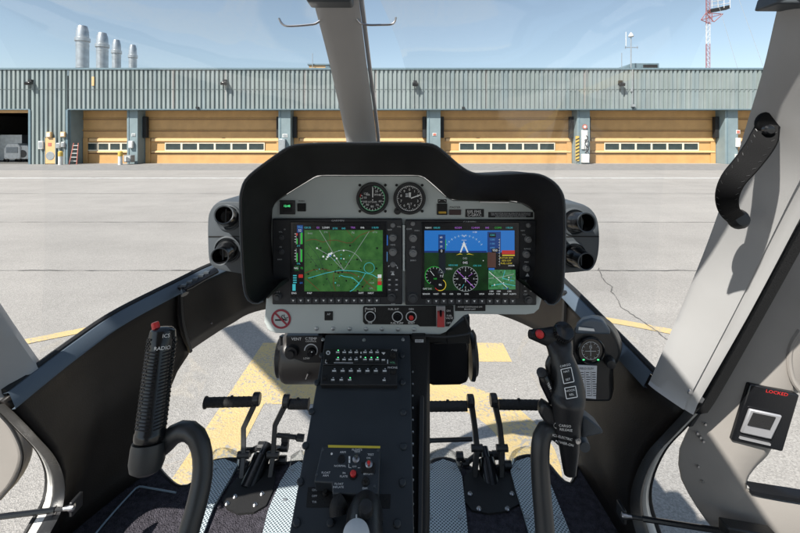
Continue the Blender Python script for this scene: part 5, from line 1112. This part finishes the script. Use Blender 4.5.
mb = MB(); mb.tube(catmull([P(472, 330, .99), P(475, 336, .985), P(475, 343, .985), P(473, 348, .99)], 10), .003, BLACK, 8); mb.build('bracket', t)
mb = MB(); mb.prism([P(a, c, .955) for a, c in ((411.5, 336), (426, 336), (426, 398), (412.5, 398))], (0, .05, 0), BLACKM); kp = mb.build('knob_plate', t, bevel=.003)
d = Draw(pp(.955)); d.rect(415, 339.3, 423.5, 342.3, PAPER, .0004); d.text(419.2, 340.8, 'VENT', 2.1, INKB, .0006); d.rect(418, 389, 423, 397, POD, .0006); d.build('legends', kp)
knob(419.5, 353, 6, t, .018, BLACK, .955)

# ------------------------------------------------------------------ pedals
def pedals(spec, label):
    base = fl(*spec['base'][0], .0); t = thing('rudder_pedals', (base.x, base.y, FL), label, 'pedals', 'pedal pairs on each side of the console')
    mb = MB(); mb.prism([fl(a, c, .006) for a, c in spec['plate']], (0, 0, -.006), BLACKM); mb.build('base_plate', t, tri=True, smooth=0)
    for a, c in spec['screws']:
        mb = MB(); mb.lathe(fl(a, c, .006), (0, 0, 1), [(.0075, 0), (.0075, .002), (.004, .006), (0, .006)], STEEL, 10); mb.build('bolt', t)
    for pad, arm in zip(spec['pads'], spec['arms']):
        (xa, ya), (xb, yb) = pad; mb = MB(); a, c = P(xa, ya, 1.40), P(xb, yb, 1.40)
        mb.tube([a, a.lerp(c, .03), a.lerp(c, .04), c], [.019, .019, .0155, .0155], RUBBER, 16); p_ = mb.build('pedal_pad', t)
        mb = MB()
        for k_ in range(1, 9): mb.lathe(a.lerp(c, .08+k_*.1), (c-a), [(.0157, -.004), (.0163, 0), (.0157, .004)], RUBBER, 16)
        mb.build('grip_rings', p_)
        mb = MB(); m_ = a.lerp(c, .55)+V((0, 0, .014)); mb.lathe(m_, (0, 0, 1), [(.005, 0), (.005, .006), (0, .007)], BLACK, 8); mb.build('set_screw', p_)
        pts = [P(x, y, Y) for x, y, Y in arm]; mb = MB(); e = pts[0]; mb.lathe(e+V((-.012, 0, 0)), (1, 0, 0), [(0, 0), (.02, 0), (.021, .004), (.021, .018), (.018, .022), (0, .022)], BLACK, 18)
        pth = pts; mb.tube(pth, [.0135, .0125, .0125, .012, .012][:len(pth)], BLACK, 4, flat=.8, up=(1, 1, 0)); mb.build('pedal_arm', t, bevel=.002)
        q0 = pts[-2]; mb = MB(); mb.lathe(q0+V((-.018, 0, 0)), (1, 0, 0), [(0, 0), (.011, 0), (.011, .036), (0, .036)], BLACK, 12); mb.build('pivot', t)
    (x0, y0, Y0), (x1, y1, Y1) = spec['piston']; a, c = P(x0, y0, Y0), P(x1, y1, Y1); mb = MB(); mb.tube([a, a.lerp(c, .12), a.lerp(c, .14), a.lerp(c, .75), a.lerp(c, .77), c], [.016, .024, .028, .027, .015, .012], BLACKG, 18); ps = mb.build('damper', t)
    mb = MB(); mb.tube([a+V((-.03, 0, -.01)), a+V((.03, 0, -.01))], .010, BLACK, 10); mb.build('damper_mount', t)
    (x0, y0, Y0), (x1, y1, Y1), r0, r1 = spec['rod']; a, c = P(x0, y0, Y0), P(x1, y1, Y1); mb = MB(); mb.tube([a, a.lerp(c, .25), a.lerp(c, .3), c], [r0, r0, r1, r1], BLACK, 10); mb.build('push_rod', t)
    for pts in spec['links']:
        mb = MB(); q = [P(*p) for p in pts]; mb.tube(q, .009, BLACK, 8); [mb.lathe(p+V((-.012, 0, 0)), (1, 0, 0), [(0, 0), (.0135, 0), (.0135, .022), (0, .022)], BLACK, 10) for p in q]; mb.build('linkage', t)
pedals(dict(base=[(250, 495)], plate=[(222, 500), (230, 486), (243, 470), (262, 466), (276, 472), (273, 490), (266, 505), (254, 512), (238, 513), (227, 508)], screws=[(227, 504), (255, 505), (235, 497), (262, 494)],
    pads=[((205, 402.5), (254, 401.5)), ((309, 404), (289, 404))],
    arms=[[(257, 399, 1.40), (243.5, 428, 1.385), (243.5, 455, 1.36), (241, 481, 1.325)], [(287, 401, 1.40), (275, 425, 1.385), (273, 455, 1.36), (269.5, 480, 1.33)]],
    piston=((244, 497, 1.29), (268, 443, 1.40)), rod=((304, 438, 1.36), (277, 435, 1.36), .011, .007),
    links=[[(248, 452, 1.39), (262, 446, 1.40), (276, 450, 1.40), (285, 447, 1.39), (286, 438, 1.385)], [(240, 474, 1.36), (252, 466, 1.37)], [(262, 470, 1.37), (283, 460, 1.385)]]),
    'black rudder pedals with rubber tube pads left of the console')
pedals(dict(base=[(480, 490)], plate=[(464, 500), (464, 476), (474, 470), (498, 469), (510, 474), (522, 502), (505, 511), (488, 513), (472, 510)], screws=[(479, 509), (507.5, 509), (470, 494), (512, 494)],
    pads=[((424, 406.5), (467, 406)), ((543, 405), (499, 404.5))],
    arms=[[(471, 401, 1.40), (474.5, 425, 1.385), (477, 448, 1.36), (474, 481, 1.33)], [(494, 400, 1.40), (499.5, 425, 1.385), (502, 448, 1.36), (501, 480, 1.33)]],
    piston=((494, 500, 1.29), (484, 447, 1.40)), rod=((414, 441, 1.36), (472, 439, 1.36), .009, .0065),
    links=[[(460, 456, 1.385), (466, 463, 1.39), (480, 452, 1.40), (496, 455, 1.39)], [(457, 470, 1.37), (470, 474, 1.36)], [(488, 470, 1.37), (508, 465, 1.37)]]),
    'black rudder pedals with rubber tube pads right of the console')

# ------------------------------------------------------------------ ribbed stick on the left
YG = .62
t = thing('collective_stick', (P(185, 533, .55).x, .50, FL), 'ribbed black grip with red button on a curved grey stem', 'control stick')
top, bot = P(163.5, 327, YG+.02), P(149.5, 440, YG-.02); ax = (top-bot).normalized(); Lg = (top-bot).length
mb = MB(); mb.lathe(bot, ax, [(.0, 0), (.0195, 0), (.0205, .004), (.0205, .01), (.0195, .012), (.0193, Lg*.82), (.0185, Lg*.9), (.017, Lg*.97), (.012, Lg*1.0), (0, Lg*1.01)], BLACKG, 28); gr = mb.build('grip', t)
mb = MB(); vw = (bot-EYE); vw -= ax*vw.dot(ax); vw.normalize(); sd = ax.cross(vw).normalized()
for k_ in range(23):
    h = .016+k_*.0044
    a_, b_ = 205, 335
    for a0, a1 in ((205, 262), (278, 335)):
        pts = [bot+ax*(h+.002*abs(math.sin(R(a*2))))+(-vw*math.sin(R(-a))*1+sd*math.cos(R(a)))*.0202 for a in [a0+(a1-a0)*j/6 for j in range(7)]]
        mb.tube(pts, .0009, BLACK, 5)
mb.build('ribs', gr)
for s_ in (1, -1):
    mb = MB()
    for k_ in range(20):
        for j in range(4):
            h = .018+k_*.0058+(.0029 if j % 2 else 0); ang = R(12+9*j); dr_ = (sd*s_*math.cos(ang)-vw*math.sin(ang)); mb.lathe(bot+ax*h+dr_*.0192, dr_, [(.0017, 0), (.0012, .0012), (0, .0014)], BLACK, 6)
    mb.build('studs', gr)
kx = lambda u, h, l: bot+ax*h+(-vw*math.cos(u/.0195)+sd*math.sin(u/.0195))*(.0195+l)*(1 if h < Lg*.85 else .99)
s_ = 1 if sd.x > 0 else -1
d = Draw(lambda x, y, l: kx(s_*x, y, l+.0006)); 
def gtext(x, y, tx, h):
    vs, fs = text_geo(tx); i = d.mb.mi(WHITE); bv = [d.mb.bm.verts.new(kx(s_*(x+v[0]*h*1.35), y+v[1]*h*1.35, .0006)) for v in vs]
    for f in fs: d.mb.face([bv[k_] for k_ in f], i)
gtext(.005, Lg*.93, 'ICS', .0052); gtext(.002, Lg*.82, 'RADIO', .0052); d.build('legends', gr)
mb = MB(); c0 = top-ax*.004-vw*.006+V((-.010, 0, .002)); mb.lathe(c0, (ax-vw*.2+V((-.35, 0, 0))), [(.0055, 0), (.0055, .008), (.0045, .010), (0, .0105)], RED, 16); mb.build('red_button', gr)
mb = MB(); mb.lathe(top-ax*.006, ax, [(.0, .006), (.013, .004), (.0165, 0), (.017, -.004)], BLACKM, 24); mb.build('top_cap', gr)
mb = MB(); mb.lathe(bot-ax*.004, -ax, [(0, -.002), (.0215, -.002), (.0225, .004), (.0225, .022), (.020, .031), (.012, .036), (0, .037)], TUBEM, 28); el = mb.build('elbow', t)
stem = catmull([bot-ax*.012+V((.006, 0, 0)), P(163, 446, .61), P(174, 434.5, .61), P(186, 430.5, .61), P(196, 436, .605), P(202, 452, .60), P(202.5, 475, .59), P(197, 503, .575), P(188, 535, .56), P(172, 600, .53), V((-.27, .45, FL+.2)), V((-.27, .42, FL))], 60)
mb = MB(); mb.tube(stem, .0133, TUBEM, 20); mb.build('stem', t, smooth=60)

# ------------------------------------------------------------------ pilot cyclic on the right
YS = .66
t = thing('cyclic_stick', (.2, .42, FL), 'black pilot grip with red button, switches and white lettering on a curved stem', 'control stick')
def loft_px(st, m, name, par, n=24, cap=True):     # st: (x, y, Y, half width px, depth m)
    mb = MB(); k = len(st); rings = []
    xs = catmull([V((s_[0], s_[1], 0)) for s_ in st], 30); dep = catmull([V((s_[2], s_[3], s_[4])) for s_ in st], 30)
    for j, (p, e) in enumerate(zip(xs, dep)):
        tn = (xs[min(j+1, 29)]-xs[max(j-1, 0)]); tn.normalize(); c = P(p.x, p.y, e.x); ux = V((tn.y if tn.y else 1, 0, -0))
        side = V((abs(tn.y), 0, tn.x if True else 0)).normalized(); hw = e.y/F*e.x
        rings.append([c+side*hw*math.copysign(abs(math.cos(a))**.85, math.cos(a))+V((0, 1, 0))*e.z*math.sin(a) for a in [2*math.pi*u/n for u in range(n)]])
    g = mb.grid(rings, m, closed=True); mb.face(g[0], 0); mb.face(g[-1], 0); return mb.build(name, par, smooth=60)
gr = loft_px([(557, 335, YS+.03, 12, .016), (559.5, 347, YS+.025, 13, .02), (561, 357, YS+.02, 12.5, .02), (564.5, 370, YS+.015, 11.5, .019), (566.5, 380, YS+.012, 12.2, .02), (567.5, 395, YS+.005, 14, .022), (567, 408, YS, 15.5, .024), (567, 420, YS-.005, 17, .025), (568, 432, YS-.01, 16.5, .025), (569, 445, YS-.01, 15.2, .024), (569.3, 456, YS-.01, 13.5, .021), (569.5, 466, YS-.01, 11, .016), (570, 473.5, YS-.01, 6, .008)], BLACK, 'grip', t)
loft_px([(529.5, 334, YS+.03, 4, .008), (532, 334.5, YS+.03, 8, .013), (539, 335.5, YS+.03, 10.5, .016), (548, 337, YS+.03, 11, .017), (558, 338, YS+.03, 10.5, .016)], BLACK, 'switch_head', gr)
mb = MB(); mb.lathe(P(539.5, 334, YS+.016), (-.1, -1, .15), [(.0085, 0), (.0085, .004), (.0078, .005), (.0068, .004), (0, .004)], BLACKM, 20); mb.build('button_ring', gr)
mb = MB(); mb.lathe(P(539.3, 333.6, YS+.012), (-.1, -1, .15), [(.0062, 0), (.006, .006), (.004, .0085), (0, .009)], RED, 20); mb.build('red_button', gr)
HC = P(562.5, 333, YS+.016); axv = V((.1, -.72, .7)).normalized()
mb = MB(); mb.lathe(HC, axv, [(.0125, -.006), (.0148, .001), (.0152, .007), (.0138, .0105), (.008, .012), (0, .0122)], BLACKG, 28); hat = mb.build('hat_switch', gr)
mb = MB()
for a in range(0, 360, 12):
    u = V((1, 0, 0)); u = (u-axv*u.dot(axv)).normalized(); w_ = axv.cross(u); dd = u*math.cos(R(a))+w_*math.sin(R(a)); c0 = HC+dd*.0153
    mb.tube([c0+axv*.001, c0+axv*.007], .0009, BLACK, 4)
mb.build('knurling', hat)
mb = MB(); mb.tube([P(542.5, 374, YS), P(545.5, 382, YS-.003), P(554, 401, YS)], [.0075, .0095, .0085], BLACKG, 14); tr = mb.build('trigger_switch', gr)
mb = MB(); mb.lathe(P(542, 373, YS-.002), (-.5, -.6, .6), [(0, .007), (.007, .005), (.008, 0), (.0078, -.008)], BLACK, 16); mb.build('trigger_cap', tr)
d = Draw(pp(YS-.0145)); d.text(549, 386, 'TRIM', 2.4, WHITE, .0, rot=64); d.build('legends', tr)
mb = MB(); mb.tube(catmull([P(551, 357, YS+.012), P(548, 366, YS+.01), P(552, 380, YS+.01), P(556, 392, YS+.005)], 12), .0045, BLACK, 8); mb.build('front_ridge', gr)
mb = MB(); mb.prism([P(x, y, YS-.012) for x, y in ((541, 407), (546, 404), (553, 409), (558, 419), (556, 429), (546, 424), (540, 416))], (0, .018, 0), BLACK); mb.build('finger_guard', gr, bevel=.004)
mb = MB(); mb.prism([P(582, 416, YS-.01), P(588, 418, YS-.012), P(603, 430, YS-.025), P(604, 434, YS-.025), P(582, 439, YS-.012)], (0, .03, .0), POD); mb.build('palm_rest', gr, bevel=.003)
from mathutils.bvhtree import BVHTree
_me = gr.data; _og = WORLD[gr.as_pointer()]
_bv = BVHTree.FromPolygons([v.co+_og for v in _me.vertices], [list(p.vertices) for p in _me.polygons])
def gf(x, y, l):            # a point on the grip's own surface
    r_ = V(((x-400)/F, 1, -(y-139)/F)).normalized(); h_ = _bv.ray_cast(EYE, r_)
    if h_[0] is None: return P(x, y, YS-.02)
    return h_[0]-r_*(.0006+l)
d = Draw(gf)
def frame(cx, cy, w_, h_, rot, wd):
    c_, s__ = math.cos(R(rot)), math.sin(R(rot)); q = [(-w_/2, -h_/2), (w_/2, -h_/2), (w_/2, h_/2), (-w_/2, h_/2), (-w_/2, -h_/2)]; d.line([(cx+x*c_-y*s__, cy+x*s__+y*c_) for x, y in q], wd, WHITE, .0006)
frame(567.5, 375.5, 10.5, 14.5, -12, .8); frame(571, 392.5, 11, 11, -10, .8)
d.text(566.5, 371.5, 'HAT', 2.3, WHITE, .0008, -12); d.text(568, 379.5, 'SET', 2.3, WHITE, .0008, -12); d.text(565.3, 365.5, 'CARGO', 2.3, WHITE, .0008, -12); d.text(570.5, 390.5, 'HOOK', 2.3, WHITE, .0008, -10); d.text(571.6, 394.5, 'REL', 2.2, WHITE, .0008, -10); d.build('grip_labels', gr)
d = Draw(gf)
d.text(565, 426, 'CARGO', 2.6, WHITE, .0006, 6); d.text(566, 430, 'RELEASE', 2.6, WHITE, .0006, 6); d.text(562.5, 437.5, 'ICS-ELECTRIC', 2.5, WHITE, .0006, 14); d.text(564.5, 443.5, 'POWER-ON', 2.6, WHITE, .0006, 14)
d.arc(556.5, 425.5, 2.6, 90, 250, .7, WHITE, .0006, 10); d.build('base_labels', gr)
mb = MB(); mb.lathe(P(577.6, 440.5, YS-.031), (.2, -1, 0), [(.0042, 0), (.0042, .002), (.002, .002), (0, .001)], STEEL, 12); mb.build('screw', gr)
stem = catmull([P(566, 440, YS+.01), P(557, 432, YS+.005), P(550, 429, YS), P(544.5, 431.5, YS), P(541, 441, YS-.005), P(540, 460, YS-.01), P(541.5, 490, YS-.02), P(545, 533, YS-.035), P(548, 600, YS-.06), V((.2, .5, FL+.2)), V((.19, .45, FL))], 60)
mb = MB(); mb.tube(stem, .0138, TUBEM, 20); mb.build('stem', t, smooth=60)
mb = MB(); mb.lathe(P(582, 442, YS+.02), (0, -1, 0), [(.0, .012), (.008, .012), (.010, 0), (.010, -.01)], POD, 18); mb.build('collar', t)

# ------------------------------------------------------------------ side pod with compass and card
t = thing('compass_housing', P(597, 372, 1.2), 'black rounded housing with round compass on the right side lining', 'compass')
mb = MB(); o_ = [(572, 338), (574, 329), (582, 322.5), (590, 320), (600, 321.5), (610, 328), (617, 339), (621, 352), (618, 362), (612, 372), (612, 398), (609, 402), (575, 401), (572, 396)]
mb.prism([P(a, c, 1.06) for a, c in [(p.x, p.y) for p in catmull([V((*q_, 0)) for q_ in o_+[o_[0]]], 50)[:-1]]], (.03, .05, -.006), BLACK); hs = mb.build('housing', t, bevel=.008, seg=3)
mb = MB(); c0 = P(590, 324, 1.06); mb.prism([P(x, y, 1.055) for x, y in ((575, 334.5), (577, 326), (583, 320.5), (592, 318.5), (603, 321), (610, 330), (611, 335))], (.012, .03, -.002), SILL); mb.build('hood', t, bevel=.006, seg=3)
mb = MB(); Yc = 1.055; mb.lathe(P(590.6, 350.5, Yc), (0, -1, 0), [(.0, .001), (.030, .001), (.0305, .005), (.032, .006), (.034, .004), (.034, -.01)], BLACKG, 32); dl = mb.build('dial', t)
d = Draw(pp(Yc-.0015)); d.arc(590.6, 350.5, 8.8, 0, 360, .4, INKG, .0006, 30)
for a in range(0, 360, 30): d.line([(590.6+7*math.cos(R(a)), 350.5+7*math.sin(R(a))), (590.6+8.4*math.cos(R(a)), 350.5+8.4*math.sin(R(a)))], .4, INKG, .0006)
d.text(590.6, 347, 'N', 3, INKG, .0006); d.line([(585, 351), (596, 351)], .5, INKG, .0006); d.line([(590.6, 344), (590.6, 356)], .5, INKG, .0006); d.rect(582.5, 359, 584.5, 360.2, GREENL, .0008); d.rect(597, 359, 599, 360.2, GREENL, .0008); d.build('dial_marks', dl)
d = Draw(lambda x, y, l: P(x, y, 1.052)+V((0, -l, 0))); d.poly([(578.5, 326.6), (593.5, 328.3), (594.5, 331), (578, 329.6)], WHITE, .002); d.build('hood_label', t)
mb = MB(); mb.lathe(P(610, 362, 1.05), (-.2, -1, 0), [(.0, .016), (.010, .014), (.0125, .004), (.0125, -.01)], BLACK, 16); mb.build('side_knob', t)
t = thing('checklist_card', P(586, 399, 1.04), 'white printed card in a clear holder below the compass housing', 'card')
mb = MB(); mb.prism([P(576.5, 365, 1.04), P(597, 366, 1.04), P(596, 399, 1.04), P(579.5, 397.5, 1.04)], (0, .002, 0), PAPER); cd = mb.build('card', t)
d = Draw(pp(1.04)); d.text(586.5, 368.5, 'FIELD ELEV', 2.2, INKB, .0006)
for j in range(11):
    for i in range(3): x = 579.8+i*6+j*.12; y = 372+j*2.3; d.rect(x, y, x+random.uniform(2.2, 4.2), y+.7, INKB, .0006)
for x in (584.6, 590.8): d.line([(x, 371), (x+1, 396)], .3, INKB, .0006)
d.build('print', cd)
